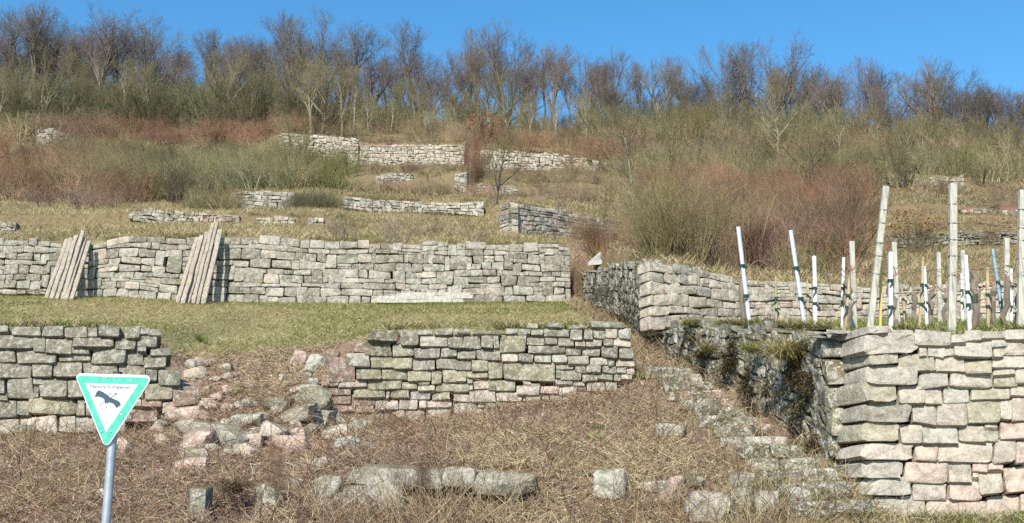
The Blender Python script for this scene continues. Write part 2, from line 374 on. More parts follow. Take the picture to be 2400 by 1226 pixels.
class Wall:
    def __init__(s, label, loc, name='dry_stone_wall', group=None, mat=None):
        s.root = thing(name, label, 'wall', loc, group); s.root['kind'] = 'thing'; s.loc = Vector(loc); s.mat = mat or M_STONE; s.n = 0; s.gain = 1.15 if mat is M_PIER else 1.0
        s.jV, s.jQ, s.jT, s.off = [], [], [], 0
    def stone(s, quad, c='g', join=False, color=None, **kw):
        V, Qd, T = stone_geo(quad, **kw)
        if join or s.n >= 298:
            s.jV.append(V); s.jQ.append(Qd + s.off); s.jT.append(T + s.off); s.off += len(V); return
        v, cc = centred(V); s.n += 1
        obj('stone', mesh_np('stone', v, Qd, T, sharp=38), s.mat, s.root, cc - s.loc, color or tuple((x * 0.68 + m * 0.32 if s.mat is M_PIER else x) * s.gain for x, m in zip(jcol(c), (0.38, 0.335, 0.27))))
    def finish(s, c='g'):
        if s.jV:
            o = obj('small_stones', mesh_np('small_stones', np.concatenate(s.jV) - np.array(s.loc), np.concatenate(s.jQ), np.concatenate(s.jT)), s.mat, s.root, (0, 0, 0), COLS[c]); o['kind'] = 'stuff'
def traced(wall, origin, sc, stones, Yf, default='g', **kw):
    for st in stones:
        kw['p'] = R.uniform(8, 20)
        x0, y0, x1, y1 = st[:4]; c = st[4] if len(st) > 4 else default
        X0, X1, Y0, Y1 = origin[0] + x0 * sc, origin[0] + x1 * sc, origin[1] + y0 * sc, origin[1] + y1 * sc
        d0, d1 = Yf(X0), Yf(X1)
        j = R.gauss(0, 0.012)
        wall.stone([P(X0, Y1, d0 + j), P(X1, Y1, d1 + j), P(X1, Y0, d1 + j + 0.05), P(X0, Y0, d0 + j + 0.05)], c, **kw)
def laid(wall, top, base, h, asp=(1.1, 3.0), mixc='gggw', low=None, jit=0.10, depth=0.3, gap=0.004, join=False, ragged=0.25, miss=0.0, batter=0.06, **kw):
    """random coursed dry stone between two photograph polylines (px, py, Y)"""
    B = np.array([P(*q) for q in base]); T = np.array([P(*q) for q in top])
    s = np.concatenate([[0], np.cumsum(np.linalg.norm(np.diff(B[:, :2], axis=0), axis=1))]); L = s[-1]
    sT = np.interp(T[:, 0], B[:, 0], s) if B[0, 0] < B[-1, 0] and abs(B[-1, 0] - B[0, 0]) > abs(B[-1, 1] - B[0, 1]) * 0.5 else np.interp(T[:, 1] * np.sign(B[-1, 1] - B[0, 1]), B[:, 1] * np.sign(B[-1, 1] - B[0, 1]), s)
    o = np.argsort(sT); sT = sT[o]; zT = T[o, 2]
    zb = lambda q: np.interp(q, s, B[:, 2]); zt = lambda q: np.interp(q, sT, zT)
    Hm = np.mean([zt(q) - zb(q) for q in np.linspace(0, L, 12)])
    n = max(2, int(round(Hm / h)))
    tb = np.linspace(0, 1, n + 1); 
    for k in range(1, n): tb[k] += R.uniform(-0.22, 0.22) / n
    ph = [(R.uniform(0, 6), R.uniform(0.5, 1.4), R.uniform(0, 6)) for _ in range(n + 1)]
    def pt(q, k, dz=0.0, t=None):
        t = tb[k] if t is None else t
        z0, z1 = zb(q), zt(q); z = z0 + (z1 - z0) * t
        if 0 < k < n: z += h * 0.16 * math.sin(q * ph[k][1] * 2 + ph[k][0]) 
        q2 = min(max(q, 0), L)
        return np.array([np.interp(q2, s, B[:, 0]), np.interp(q2, s, B[:, 1]) + batter * (z - z0), z + dz])
    blocked = [[] for _ in range(n + 2)]
    for k in range(n):
        q = -R.uniform(0, h)
        while q < L - 0.03:
            w = h * R.uniform(*asp) * (1 if R.random() > 0.12 else 0.5)
            q1 = min(q + w, L + R.uniform(0, 0.04)); 
            if L - q1 < h * 0.5: q1 = L
            q0 = max(q, 0.0)
            blk = [bq for bq in blocked[k] if bq[0] < q1 - 1e-3 and bq[1] > q0 + 1e-3]
            if blk:
                b0, b1 = blk[0]
                if b0 - q0 > h * 0.5: q1 = b0
                else: q = b1; continue
            q = q1
            if q1 - q0 < h * 0.3: continue
            if k == n - 1 and R.random() < miss: continue
            kt = k + 1
            if k < n - 1 and R.random() < 0.10 and q1 - q0 < h * 2.4: kt = k + 2; blocked[k + 1].append((q0, q1))
            cset = low if (low and k < n * 0.35) else mixc
            dj = lambda: R.gauss(0, jit * 0.35) * h
            tj = (R.uniform(-ragged, ragged * 0.5) * h) if kt == n else 0
            quad = [pt(q0, k, dj()), pt(q1, k, dj()), pt(q1, kt, dj() + tj), pt(q0, kt, dj() + tj)]
            off = np.array([0, R.gauss(0, jit * 0.25 * h), 0]); quad = [x + off for x in quad]
            if kt == k + 1 and R.random() < 0.10 and h > 0.12:
                m = R.uniform(0.35, 0.65)
                l, r_ = quad[0] * (1 - m) + quad[3] * m, quad[1] * (1 - m) + quad[2] * m
                wall.stone([quad[0], quad[1], r_, l], R.choice(cset), depth=depth, gap=gap, join=join, **kw)
                wall.stone([l, r_, quad[2], quad[3]], R.choice(cset), depth=depth, gap=gap, join=join, **kw)
            else:
                wall.stone(quad, R.choice(cset), depth=depth, gap=gap, join=join, **kw)

# the pale corner wall, stone by stone
S1 = 500 / 1261
PIER = [(470,80,615,140),(615,90,835,172),(835,110,920,155),(915,85,1015,150),(1010,90,1150,135),(1140,80,1270,140),
 (640,165,690,240,'w'),(690,165,790,250),(785,175,860,240),(855,135,1080,250),(1060,130,1165,185),(1080,183,1140,245,'w'),(1140,150,1275,235,'w'),
 (520,222,740,320,'o'),(735,240,910,335,'w'),(910,255,1075,340,'o'),(1075,238,1275,305,'w'),
 (640,322,820,425),(820,338,1075,425,'w'),(1075,308,1205,350,'w'),(1080,350,1225,420,'o'),(1210,315,1290,405,'w'),
 (520,402,680,520,'w'),(680,425,785,520,'w'),(785,418,945,520),(945,423,1180,497,'o'),(1180,412,1300,475,'w'),
 (605,517,745,640,'g'),(745,510,932,640,'w'),(930,492,1122,638,'o'),(1122,497,1190,612,'w'),(1190,482,1300,620,'w'),
 (530,642,660,752,'w'),(662,637,872,757,'g'),(872,642,1025,742,'w'),(1025,635,1105,662,'w'),(1028,662,1115,740),(1115,618,1300,730,'p'),
 (622,752,755,865,'p'),(757,737,1085,868,'w'),(1085,730,1210,870,'w'),(1212,732,1320,875,'p'),
 (555,862,815,992,'p'),(817,862,952,980,'w'),(955,866,1048,922,'p'),(1048,870,1143,912,'p'),(955,924,995,954,'p'),
 (605,988,812,1085,'w'),(814,957,1016,1100,'p'),(998,914,1140,1055,'w'),(1142,877,1310,1045,'p'),
 (535,1066,680,1185,'w'),(680,1082,880,1195,'p'),(882,1085,1045,1195,'p'),(1040,1056,1232,1170,'p'),(1235,1045,1330,1160,'p'),
 (590,1185,690,1270,'w'),(690,1195,850,1270,'p'),(850,1195,1000,1270,'p'),(1000,1175,1160,1270,'p'),(1160,1168,1320,1270,'p')]
PIERC = [(345,55,470,104,'g'),(300,100,640,222,'g'),(340,200,520,292,'o'),(330,290,640,405,'g'),(318,378,520,512,'o'),(310,505,605,640,'d'),(305,625,530,750,'o'),(298,738,622,865,'w'),(292,850,555,960,'g'),(285,955,605,1070,'g'),(276,1068,535,1185,'g'),(270,1180,590,1275,'o')]
side_dir = Vector((2.45 - 3.9, 17.3 - 12.0, 0)).normalized()
wp = Wall('pale corner wall of big pink and grey blocks below the vineyard stakes', P(2040, 1245, 12), mat=M_PIER)
traced(wp, (1900, 740), S1, PIER, lambda x: 12.0, 'g', nseg=28, gap=0.004, depth=0.35, rough=0.06)
for k, (x0, y0, x1, y1, c) in enumerate(PIERC):
    q = [P(1900 + x * S1, 740 + y * S1, 11.97 + (0.05 if top else 0)) for x, y, top in ((x0, y1, 0), (x1, y1, 0), (x1, y0, 1), (x0, y0, 1))]
    wp.stone(q, c, nseg=28, gap=0.004, depth=(0.55 if k % 2 else 0.95), back=np.array(side_dir), rough=0.085, p=6)
laid(wp, [(2425, 775, 12), (2900, 772, 12)], [(2425, 1245, 12), (2900, 1245, 12)], 0.27, (1.2, 2.6), 'wgwo', 'ppw', nseg=20, ragged=0.2)
# its rough mossy flank along the steps
ws = Wall('rough mossy flank of the corner wall beside the steps', P(1800, 1000, 14), mat=M_MOSSY)
laid(ws, [(1985, 800, 12.6), (1900, 783, 13.4), (1780, 775, 14.7), (1660, 772, 16.2), (1570, 770, 17.5)][::-1],
     [(1962, 1245, 12.5), (1905, 1080, 13.2), (1800, 985, 14.4), (1640, 890, 16.2), (1555, 835, 17.6)][::-1], 0.135, (0.8, 2.3), 'gdmmdo', None, jit=0.55, depth=0.32, ragged=0.5, nseg=16, rough=0.09, batter=0.0, gap=0.006)
ws.finish('d')
wc = Wall('row of thick grey capping stones along the vineyard edge above the mossy flank', P(1800, 780, 14.5), name='capping_course', mat=M_STONE)
laid(wc, [(2030, 758, 12.5), (1950, 770, 13.0), (1780, 756, 14.7), (1660, 752, 16.2), (1570, 752, 17.4)][::-1], [(2010, 800, 12.45), (1940, 812, 12.95), (1780, 812, 14.6), (1660, 800, 16.1), (1570, 800, 17.4)][::-1], 0.24, (1.2, 2.6), 'gggd', jit=0.35, depth=0.4, ragged=0.5, nseg=18, rough=0.09, batter=0)
wc.finish()

# left-hand low wall, stone by stone
S2 = 500 / 2043
LOWL = [(-100,95,75,160),(105,100,400,185),(405,90,605,195),(620,100,835,205),(835,105,945,205),(940,75,1140,205),(1185,100,1345,225),(1345,112,1440,175),(1420,125,1545,190),
 (-60,168,315,318),(318,195,440,350),(440,195,690,365),(690,205,1085,295),(1097,205,1305,335),(1305,175,1510,300),
 (-80,318,140,450),(145,322,545,455),(680,278,862,372),(555,370,865,432),(867,297,1200,455),(1205,340,1370,475),(1310,280,1395,342),(1435,305,1640,385),(1372,385,1600,490),
 (-80,455,303,590),(305,455,507,593),(510,440,780,590),(785,445,1132,580),(1135,475,1395,580),(1395,495,1505,628),(1505,512,1740,680),
 (-80,595,50,740),(55,597,325,812),(318,600,410,652),(315,655,372,780),(374,592,645,770),(650,600,800,790),(802,590,1000,790),(1002,588,1200,770),(1202,600,1385,780),(1385,640,1645,800,'o'),(1645,680,1920,865,'r'),
 (-80,742,75,808),(-80,812,165,980),(158,808,285,960),(285,778,730,945,'o'),(732,800,810,960),(812,800,1000,970),(1002,790,1180,960),(1182,790,1350,868,'w'),(1352,785,1555,880,'r'),(1550,830,1700,940,'p'),
 (-80,985,180,1135,'w'),(182,958,548,1140,'w'),(565,962,715,1115,'w'),(720,967,950,1115,'w'),(952,975,1200,1110,'w'),(1200,875,1500,1018,'r')]
wl = Wall('grey and olive block wall behind the triangular sign', P(150, 1020, 15))
traced(wl, (0, 740), S2, LOWL, lambda x: 15.0 if x < 330 else 15.0 + (x - 330) * 0.0015, 'd', nseg=24, gap=0.004, depth=0.32)
laid(wl, [(-420, 770, 15), (-30, 768, 15)], [(-420, 1016, 15), (-25, 1018, 15)], 0.27, (1.2, 2.4), 'ggdo', 'gw')

# middle low wall, stone by stone
S3 = 400 / 1816
MIDL = [(740,140,1060,270,'m'),(1070,155,1280,310,'d'),(1265,145,1425,200),(1435,135,1640,205),(1645,135,1800,200),
 (585,285,690,385,'r'),(685,268,995,428,'m'),(1000,300,1220,440,'d'),(1285,207,1585,325,'g'),(1590,207,1745,345),
 (520,387,760,540,'g'),(760,427,1000,550,'o'),(1002,445,1212,560,'o'),(1225,335,1502,458,'d'),(1505,337,1682,440,'d'),
 (320,435,608,670,'r'),(612,548,885,680,'o'),(887,572,1158,690,'o'),(1217,460,1455,570,'d'),(1457,447,1712,555,'d'),
 (240,630,430,752,'r'),(430,677,735,755,'w'),(740,688,1090,775,'o'),(1165,582,1405,695,'o'),(1407,592,1525,730,'o'),(1527,565,1785,705,'o'),
 (140,742,320,860,'r'),(322,762,557,850,'r'),(322,852,560,935,'r'),(580,782,925,870,'o'),(1095,697,1268,785,'o'),(1280,697,1395,728,'o'),(1270,737,1455,795,'w'),(1457,712,1810,805,'o'),
 (570,847,815,955,'r'),(930,800,967,880,'w'),(970,777,1180,873,'o'),(1182,797,1407,885,'g'),(1410,797,1610,890,'o'),
 (312,932,605,1025,'r'),(610,957,802,1032,'r'),(820,887,1057,1010,'w'),(1065,873,1275,998,'w'),(1280,887,1357,985,'w'),(1360,897,1630,977,'w'),
 (400,1030,620,1095,'r'),(625,1035,822,1105,'r'),(835,1022,905,1108,'w'),(908,1025,968,1110,'w'),(970,1002,1135,1120,'w'),(1140,1000,1342,1115,'w'),(1355,982,1630,1105,'w'),(1632,918,1880,1110,'w')]
S4 = 500 / 2270
MIDR = [(-40,140,105,190,'m'),(110,150,430,192,'m'),(470,130,610,198),(612,140,745,200),(748,140,880,212),(880,132,1150,228,'d'),(1152,140,1305,258,'d'),(1307,145,1410,255,'d'),(1412,140,1540,245),(1542,137,1668,237,'w'),(1670,125,1812,242,'g'),
 (700,85,820,132,'d'),(925,62,1080,132,'d'),(1145,92,1325,140,'d'),(1390,62,1740,122,'d'),
 (-100,205,15,350,'d'),(20,197,212,350,'d'),(216,202,340,345,'d'),(342,192,407,350,'d'),(410,192,702,388,'o'),(704,217,892,312),(895,227,1030,305),(1033,237,1207,315),(1210,267,1328,325,'w'),(1330,252,1510,320),(1512,242,1628,318),(1630,237,1812,330,'w'),
 (-40,357,160,465,'d'),(165,357,430,470,'d'),(435,387,607,485,'w'),(610,400,775,490),(715,320,970,400),(972,312,1112,402),(1115,332,1285,420),(1288,327,1487,430),(1489,322,1680,450),(1683,337,1838,460),
 (780,405,967,490,'g'),(969,405,1137,490,'g'),(1140,427,1370,510,'g'),(1372,442,1560,525,'g'),(1562,457,1645,535),(1647,462,1842,547,'w'),
 (-60,470,110,580,'d'),(115,477,292,583,'o'),(295,482,448,675,'o'),(450,492,662,690,'o'),(668,497,1005,695,'o'),(1008,492,1205,572),(1207,512,1333,605),(1335,517,1497,605),(1500,532,1657,605),(1660,542,1760,605),(1762,552,1850,627,'p'),
 (65,585,292,655,'o'),(1010,575,1062,665),(1065,577,1290,680),(1293,612,1455,695),(1457,612,1623,682),(1625,607,1702,690),(1704,607,1825,680,'w'),
 (-60,582,60,700,'g'),(62,655,128,720,'g'),(130,667,290,785,'w'),(292,687,582,800,'o'),(665,697,742,725,'w'),(745,717,845,740,'w'),(590,735,840,838,'w'),(845,742,1045,830,'p'),(1047,737,1240,853,'w'),(1005,668,1197,732,'g'),(1199,692,1320,745,'g'),(1243,748,1335,797,'r'),(1340,698,1540,810,'w'),(1542,698,1660,797,'w'),
 (-80,712,90,815,'o'),(92,722,130,790,'w'),(95,793,372,915,'w'),(376,812,658,910,'w'),(662,845,690,915,'w'),(692,842,860,920,'w'),(862,842,942,915,'w'),(945,842,1085,910,'w'),(1087,855,1212,910,'w'),(1250,807,1470,860,'p'),
 (-80,822,98,915,'w'),(180,922,262,975,'w'),(265,912,442,985,'o'),(445,922,580,985,'w'),(583,927,792,985,'p'),(800,930,885,965,'p'),(165,987,320,1060,'w'),(322,987,475,1050,'w'),(-80,918,162,1075,'w')]
wm = Wall('low wall with two square olive blocks below the meadow, ending beside the steps', P(1180, 980, 16))
Ym = lambda x: 15.75 + 0.25 * min(1, max(0, (x - 760) / 160))
traced(wm, (700, 740), S3, [s for s in MIDL if s[2] < 1830], Ym, 'd', nseg=22, gap=0.003, depth=0.32)
traced(wm, (1080, 740), S4, MIDR, lambda x: 16.0, 'd', nseg=22, gap=0.003, depth=0.32)
wm.finish()

# long grey wall above the meadow
w2 = Wall('long grey coursed wall above the meadow with boards leaning on it', P(700, 708, 25))
t2 = [(200,566,25),(250,556,25),(290,546,25),(390,552,25),(500,549,25),(620,552,25),(700,556,25),(800,562,25),(900,566,25),(1050,566,25),(1180,566,25),(1260,570,25),(1333,571,25)]
b2 = [(200,694,25),(300,697,25),(420,705,25),(560,711,25),(800,713,25),(1000,712,25),(1200,708,25),(1338,707,25)]
laid(w2, t2, b2, 0.175, (1.15, 3.1), 'ggdgdgdw', 'ggdgw', jit=0.18, gap=0.004, nseg=16, ragged=0.35)
w2.finish('g')
w2b = Wall('ruinous grey rubble wall at the meadow end beyond the leaning boards', P(90, 692, 25))
laid(w2b, [(-420,562,25),(0,556,25),(110,560,25),(200,572,25)], [(-420,688,25),(0,688,25),(100,691,25),(200,696,25)], 0.16, (0.9, 2.4), 'gggd', None, jit=0.3, nseg=14, ragged=0.5)
w2b.finish('g')

# terrace wall with the sharp corner behind the vineyard
w3 = Wall('tapering beige wall behind the vineyard stakes, with a sharp upright corner', P(1600, 770, 18)); w3.gain = 1.15
laid(w3, [(1542,605,18),(1600,613,18.4),(1680,636,19),(1750,655,19.5),(1850,656,20),(2050,670,20.6),(2200,662,21),(2400,655,21.2),(2700,650,21.5)],
     [(1526,772,18),(1600,768,18.4),(1680,763,19),(1750,760,19.5),(1850,758,20),(2050,756,20.6),(2200,754,21),(2400,753,21.2),(2700,750,21.5)], 0.145, (1.4, 3.4), 'wwgww', 'wwwpw', jit=0.25, nseg=16, gap=0.003, depth=0.3, ragged=0.3)
w3.finish('w')
w4 = Wall('dark mossy return wall lining the narrow stair gully', P(1440, 740, 21), mat=M_MOSSY)
laid(w4, [(1528,608,18.3),(1470,615,20.5),(1420,626,23),(1375,640,25.5)][::-1], [(1515,790,18.3),(1465,745,20.5),(1410,722,23),(1362,705,25.5)][::-1], 0.14, (0.8, 2.2), 'gdmgd', None, jit=0.45, nseg=14, ragged=0.6, rough=0.09, batter=0)
w4.finish('d')

# upper terrace walls
def upper(label, top, base, h, mixc='gggw', joined=False, mat=None, **kw):
    m = base[len(base) // 2]; w = Wall(label, P(*m), mat=mat or M_FAR)
    kw['jit'] = kw.get('jit', 0.3) * (1.6 if joined else 1.2); laid(w, top, base, h * (0.72 if joined else 0.9), mixc=mixc, join=joined, nseg=12 if not joined else 9, rings=5 if not joined else 3, **kw); w.finish(mixc[0]); return w
upper('slanting reddish terrace wall with dark moss on top, beyond the gully', [(1196,472,29),(1289,488,30.4),(1363,505,31.4),(1425,514,32.3),(1485,522,33)], [(1190,549,29),(1338,562,31),(1420,570,32),(1485,574,33)], 0.12, 'wgwdpw', jit=0.25, asp=(1.5, 3.8), depth=0.3)
upper('narrow end face of the slanting reddish terrace wall', [(1172,497,30.2),(1194,474,29.1)], [(1168,543,30.2),(1190,550,29.1)], 0.13, 'gwd', jit=0.3, batter=0)
upper('low dark crumbling wall under the thicket', [(300,497,30),(350,488,30),(420,494,30),(500,500,30),(560,503,30)], [(300,512,30),(350,524,30),(420,528,30),(500,526,30),(560,522,30)], 0.10, 'wdrwd', jit=0.4, asp=(1.2, 3.4))
upper('short broken row of beige stones in dry grass', [(600,507,30),(640,505,30),(690,510,30)], [(600,522,30),(640,527,30),(690,527,30)], 0.11, 'wwd', jit=0.4, ragged=0.6)
upper('two or three pale blocks left standing in dry grass', [(720,508,30),(758,510,30)], [(720,526,30),(758,528,30)], 0.12, 'wwg', jit=0.35)
upper('neat square-ended grey wall at the foot of the thicket', [(545,449,36),(600,447,36),(690,450,36)], [(545,486,36),(600,491,36),(690,492,36)], 0.15, 'ggd', jit=0.15, asp=(1.0, 2.4))
upper('long thin terrace wall with a big-block end above the dry grass', [(800,458,35),(870,464,35),(960,472,35),(1060,474,35),(1134,469,35)], [(800,486,35),(870,496,35),(960,498,35),(1060,500,35),(1134,508,35)], 0.125, 'wdgwg', jit=0.3, asp=(1.0, 3.0))
upper('small bright patch of wall on the middle slope', [(880,410,48),(920,404,48),(968,408,48)], [(880,438,48),(920,440,48),(968,440,48)], 0.15, 'gw', True, jit=0.4, ragged=0.6)
upper('stepped wall end lining the upper gully, thicket side', [(1062,408,46),(1090,402,46)], [(1065,440,46),(1094,458,46)], 0.16, 'gw', True, jit=0.3)
upper('stepped wall end lining the upper gully, tree side', [(1116,430,46),(1160,428,46),(1215,440,46)], [(1114,462,46),(1160,462,46),(1215,456,46)], 0.16, 'gwd', True, jit=0.35, ragged=0.6)
upper('pale broken wall fragment high on the slope beside red earth', [(650,312,60),(700,314,60),(760,316,60),(838,326,60)], [(650,348,60),(700,380,60),(760,388,60),(838,388,60)], 0.20, 'ww', True, jit=0.35, ragged=0.8)
upper('highest pale grey terrace wall, ending at the gully', [(850,340,60),(950,338,60),(1030,338,60),(1088,339,60)], [(842,388,60),(950,392,60),(1030,393,60),(1088,395,60)], 0.19, 'ww', True, jit=0.3)
upper('highest thin terrace wall fading out beyond the gully', [(1124,348,60),(1200,352,60),(1300,360,60),(1440,382,60)], [(1124,400,60),(1200,400,60),(1300,401,60),(1440,402,60)], 0.18, 'wg', True, jit=0.4, ragged=0.9)
upper('long pale layered wall above the concrete posts', [(1960,410,50),(2050,412,50),(2150,416,50),(2262,412,50)], [(1960,443,50),(2050,443,50),(2150,443,50),(2262,443,50)], 0.13, 'ww', True, jit=0.4, asp=(1.5, 4), ragged=0.7)
upper('pale stone facing half hidden behind the reddish bushes', [(1770,530,33),(1850,524,33),(1950,528,33),(2010,540,33)], [(1770,556,33),(1850,560,33),(1950,560,33),(2010,566,33)], 0.12, 'ggd', True, jit=0.5, ragged=0.9)
upper('crumbling layered wall beside the red earth scar', [(2230,492,40),(2300,490,40),(2420,492,40)], [(2230,516,40),(2300,518,40),(2420,520,40)], 0.11, 'wdg', True, jit=0.5, asp=(1.5, 4), ragged=0.9)
upper('half buried stone rows below the red earth scar', [(2080,545,32),(2180,542,32),(2290,538,32),(2420,540,32)], [(2080,578,32),(2180,582,32),(2290,572,32),(2420,570,32)], 0.11, 'dwgp', True, jit=0.5, asp=(1.4, 4), ragged=1.0, miss=0.4)
upper('pale stone outcrop at the thicket edge near the wood', [(82,302,62),(120,300,62),(165,308,62)], [(82,345,62),(120,348,62),(165,346,62)], 0.22, 'gw', True, jit=0.5, ragged=0.8)
upper('fallen grey wall end above the ruinous rubble wall', [(-60,512,27.5),(0,512,27.5),(30,520,27.5)], [(-60,552,27.5),(0,552,27.5),(34,554,27.5)], 0.16, 'gd', jit=0.5, ragged=0.6)

# ------------------------------------------------------------------ stone steps
st = thing('stone_staircase', 'worn mossy stone steps climbing between the low wall and the corner wall', 'steps', P(1830, 1200, 11.6))
STEPS = 14
for k in range(STEPS):
    t = k / (STEPS - 1); Y = 11.45 + 4.5 * t; xl = float(np.interp(Y, [11.4, 16], [2.80, 1.98])) + R.gauss(0, 0.05); xr = float(np.interp(Y, [11.4, 16], [3.72, 2.62]))
    z0 = float(ZPf(Y)) + 0.045; 
    cuts = [0, 1] if R.random() < 0.25 else ([0, R.uniform(0.3, 0.65), 1] if R.random() < 0.6 else [0, R.uniform(0.2, 0.4), R.uniform(0.55, 0.75), 1])
    for a0, a1 in zip(cuts[:-1], cuts[1:]):
        A, B = xl + (xr - xl) * a0, xl + (xr - xl) * a1; zz = z0 + R.gauss(0, 0.014); dd = 0.40; Y = 11.45 + 4.5 * t + R.gauss(0, 0.02)
        q = [(A, Y, zz - 0.02), (B, Y, zz - 0.02), (B, Y + 0.02, zz + 0.14), (A, Y + 0.02, zz + 0.14)]
        V, Qd, T = stone_geo(q, nseg=20, gap=0.004, depth=dd, rough=0.10, p=6, bulge=0.01)
        v, cc = centred(V); obj('step', mesh_np('step', v, Qd, T, sharp=38), M_MOSSY, st, cc - st.location, jcol(R.choice('dwgdr')))

# ------------------------------------------------------------------ loose stones
def block_geo(dim, rough=0.12, p=7.0, n=7, skew=0.22, cuts=9, lo=0.72):
    V = []; Qd = []; g = np.linspace(-1, 1, n); idx = {}
    def vid(x, y, z):
        key = (round(x, 4), round(y, 4), round(z, 4))
        if key not in idx: idx[key] = len(V); V.append((x, y, z))
        return idx[key]
    for ax in range(3):
        for sgn in (-1, 1):
            for i in range(n - 1):
                for j in range(n - 1):
                    c = []
                    for (a_, b_) in ((g[i], g[j]), (g[i + 1], g[j]), (g[i + 1], g[j + 1]), (g[i], g[j + 1])):
                        w = [0, 0, 0]; w[ax] = sgn; w[(ax + 1) % 3] = a_; w[(ax + 2) % 3] = b_; c.append(vid(*w))
                    Qd.append(c if sgn > 0 else c[::-1])
    V = np.array(V, float); nrm = (np.abs(V) ** p).sum(1) ** (1 / p); V = V / nrm[:, None]
    sk = np.array([[R.gauss(0, skew) for _ in range(3)] for _ in range(3)]); np.fill_diagonal(sk, 0); V = V + V @ sk.T * 0.7
    for _ in range(cuts):                                     # knock off corners along random planes
        d = np.array([R.gauss(0, 1) for _ in range(3)]); d /= np.linalg.norm(d); lim = R.uniform(lo, 1.0)
        e = np.maximum(V @ d - lim, 0); V = V - e[:, None] * d
    o = R.uniform(0, 50)
    V = V * (1 + rough * 1.6 * (fbm(V[:, 0] * 1.7 + o, V[:, 1] * 1.7 + V[:, 2] * 2.3 + o, 5, 3) - 0.45))[:, None]
    return V * np.array(dim) / 2, np.array(Qd)
def boulder(px0, py0, px1, py1, c, label, group=None, Y=None, mat=None, name='fallen_stone'):
    cx = (px0 + px1) / 2
    p = hit(cx, py1 - (py1 - py0) * 0.15) if Y is None else P(cx, py1, Y)
    w = (px1 - px0) / FPX * p.y; h = (py1 - py0) / FPX * p.y
    w *= 1.12; h *= 1.12
    bx = name == 'block'
    if bx: w /= 1.08; h /= 1.06
    V, Qd = block_geo((w * 1.02, max(w * R.uniform(0.6, 0.9), h * 0.7), h * 1.0), **(dict(skew=0.07, cuts=5, lo=0.95, p=9.0, rough=0.16) if bx else {}))
    o = obj(name, mesh_np(name, V, Qd, sharp=32), mat or M_STONE, None, (p.x, p.y + (0.25 if bx else 0.12) * w, p.z + h * (0.5 if bx else 0.36)), tuple(x * 1.18 for x in jcol(c)))
    o.rotation_euler = (R.uniform(-0.15, 0.2), R.uniform(-0.2, 0.2), R.uniform(-0.4, 0.4))
    if bx: o.rotation_euler = (R.uniform(-0.06, 0.06), R.uniform(-0.06, 0.06), R.uniform(-0.15, 0.15))
    tag(o, label, 'stone', group); return o
S5 = 560 / 1984
RUB = [(190,275,455,455,'p','large rounded pink stone at the top of the rubble heap'),(250,400,710,545,'w','broad flat sandstone slab across the middle of the rubble heap'),(290,480,560,660,'p','big pink block with a shaded side, low in the rubble heap'),
 (600,465,840,640,'g','dark grey angular stone beside the big pink block'),(690,335,930,455,'g','pale lichen-grey stone capping the rubble heap'),(1235,125,1520,300,'o','mossy olive block lying against the reddish wall end'),
 (1100,270,1430,410,'w','long beige slab tilted under the mossy olive block'),(1290,305,1555,470,'g','grey wedge-shaped block with a dark underside by the reddish wall end'),(950,415,1180,570,'w','large beige stone half sunk in dry stems'),
 (1070,525,1340,660,'p','wide pinkish stone covered by dry brambles'),(1490,430,1700,545,'w','flat pale block below the grey wedge-shaped block'),(1580,530,1830,665,'g','cracked grey stone with moss, below the reddish wall end'),
 (1395,850,1620,1040,'g','tall grey rounded stone beside the bottom wall of big blocks'),(1390,1045,1585,1205,'p','pink and white stone at the bottom edge beside the big blocks'),(300,605,525,710,'w','thin white-topped slab under the big pink block'),
 (265,690,490,800,'p','lowest pink stone of the rubble heap, in dry stems'),(80,485,260,575,'p','square pink stone on the sign side of the rubble heap'),(1700,370,1830,500,'g','upright grey stone at the foot of the low wall'),
 (1825,570,1945,662,'w','small pale angular stone at the outer end of the rubble'),(50,385,180,505,'w','beige leaning stone at the sign side of the rubble heap')]
for r_ in RUB: boulder(340 + r_[0] * S5, 880 + r_[1] * S5, 340 + r_[2] * S5, 880 + r_[3] * S5, r_[4], r_[5], 'fallen stones in the wall breach')
SMALL = [(90,300,230,400,'p'),(440,300,550,385,'p'),(930,320,1000,400,'w'),(720,565,900,650,'w'),(1500,290,1610,410,'g'),(1385,705,1530,790,'w'),(1240,865,1340,950,'g'),(640,100,740,190,'p'),(820,60,925,140,'r'),(970,130,1080,180,'r'),(980,200,1200,310,'m'),(470,190,600,270,'p'),(800,190,900,250,'w'),(960,1070,1090,1150,'g'),(1150,330,1230,400,'w')]
for x0, y0, x1, y1, c, l in [(683,825,716,864,'p','pink upright stone at the lip of the breach under the meadow'),(722,832,764,862,'g','grey stone beside the pink upright stone at the breach lip'),(757,824,790,852,'r','reddish stone on top of the pile at the reddish wall end'),
  (714,852,742,880,'g','small grey stone low in the pile at the reddish wall end'),(440,840,480,868,'p','upper of two pink stones beside the sign-side wall end'),(438,864,480,892,'w','lower of two pink stones beside the sign-side wall end'),
  (265,1034,302,1078,'p','pinkish stone right behind the sign post'),(228,1150,262,1175,'w','small stone in the litter next to the sign post'),(30,1000,90,1030,'m','mossy stone at the foot of the sign-side wall')]:
    boulder(x0, y0, x1, y1, c, l, 'fallen stones in the wall breach')
def small(x0, y0, x1, y1, c):
    x, y = (x0 + x1) / 2, y1; reg = 'high in the breach under the meadow lip' if y < 950 else 'in the rubble heap on the sign side' if x < 560 else 'in the rubble heap toward the reddish wall end'
    boulder(x0, y0, x1, y1, c, f"small {dict(p='pink', w='beige', r='reddish', g='grey', m='mossy')[c]} stone {reg}", 'small fallen stones in the wall breach')
HEAP = []
for r_ in SMALL: small(340 + r_[0] * S5, 880 + r_[1] * S5, 340 + r_[2] * S5, 880 + r_[3] * S5, r_[4])
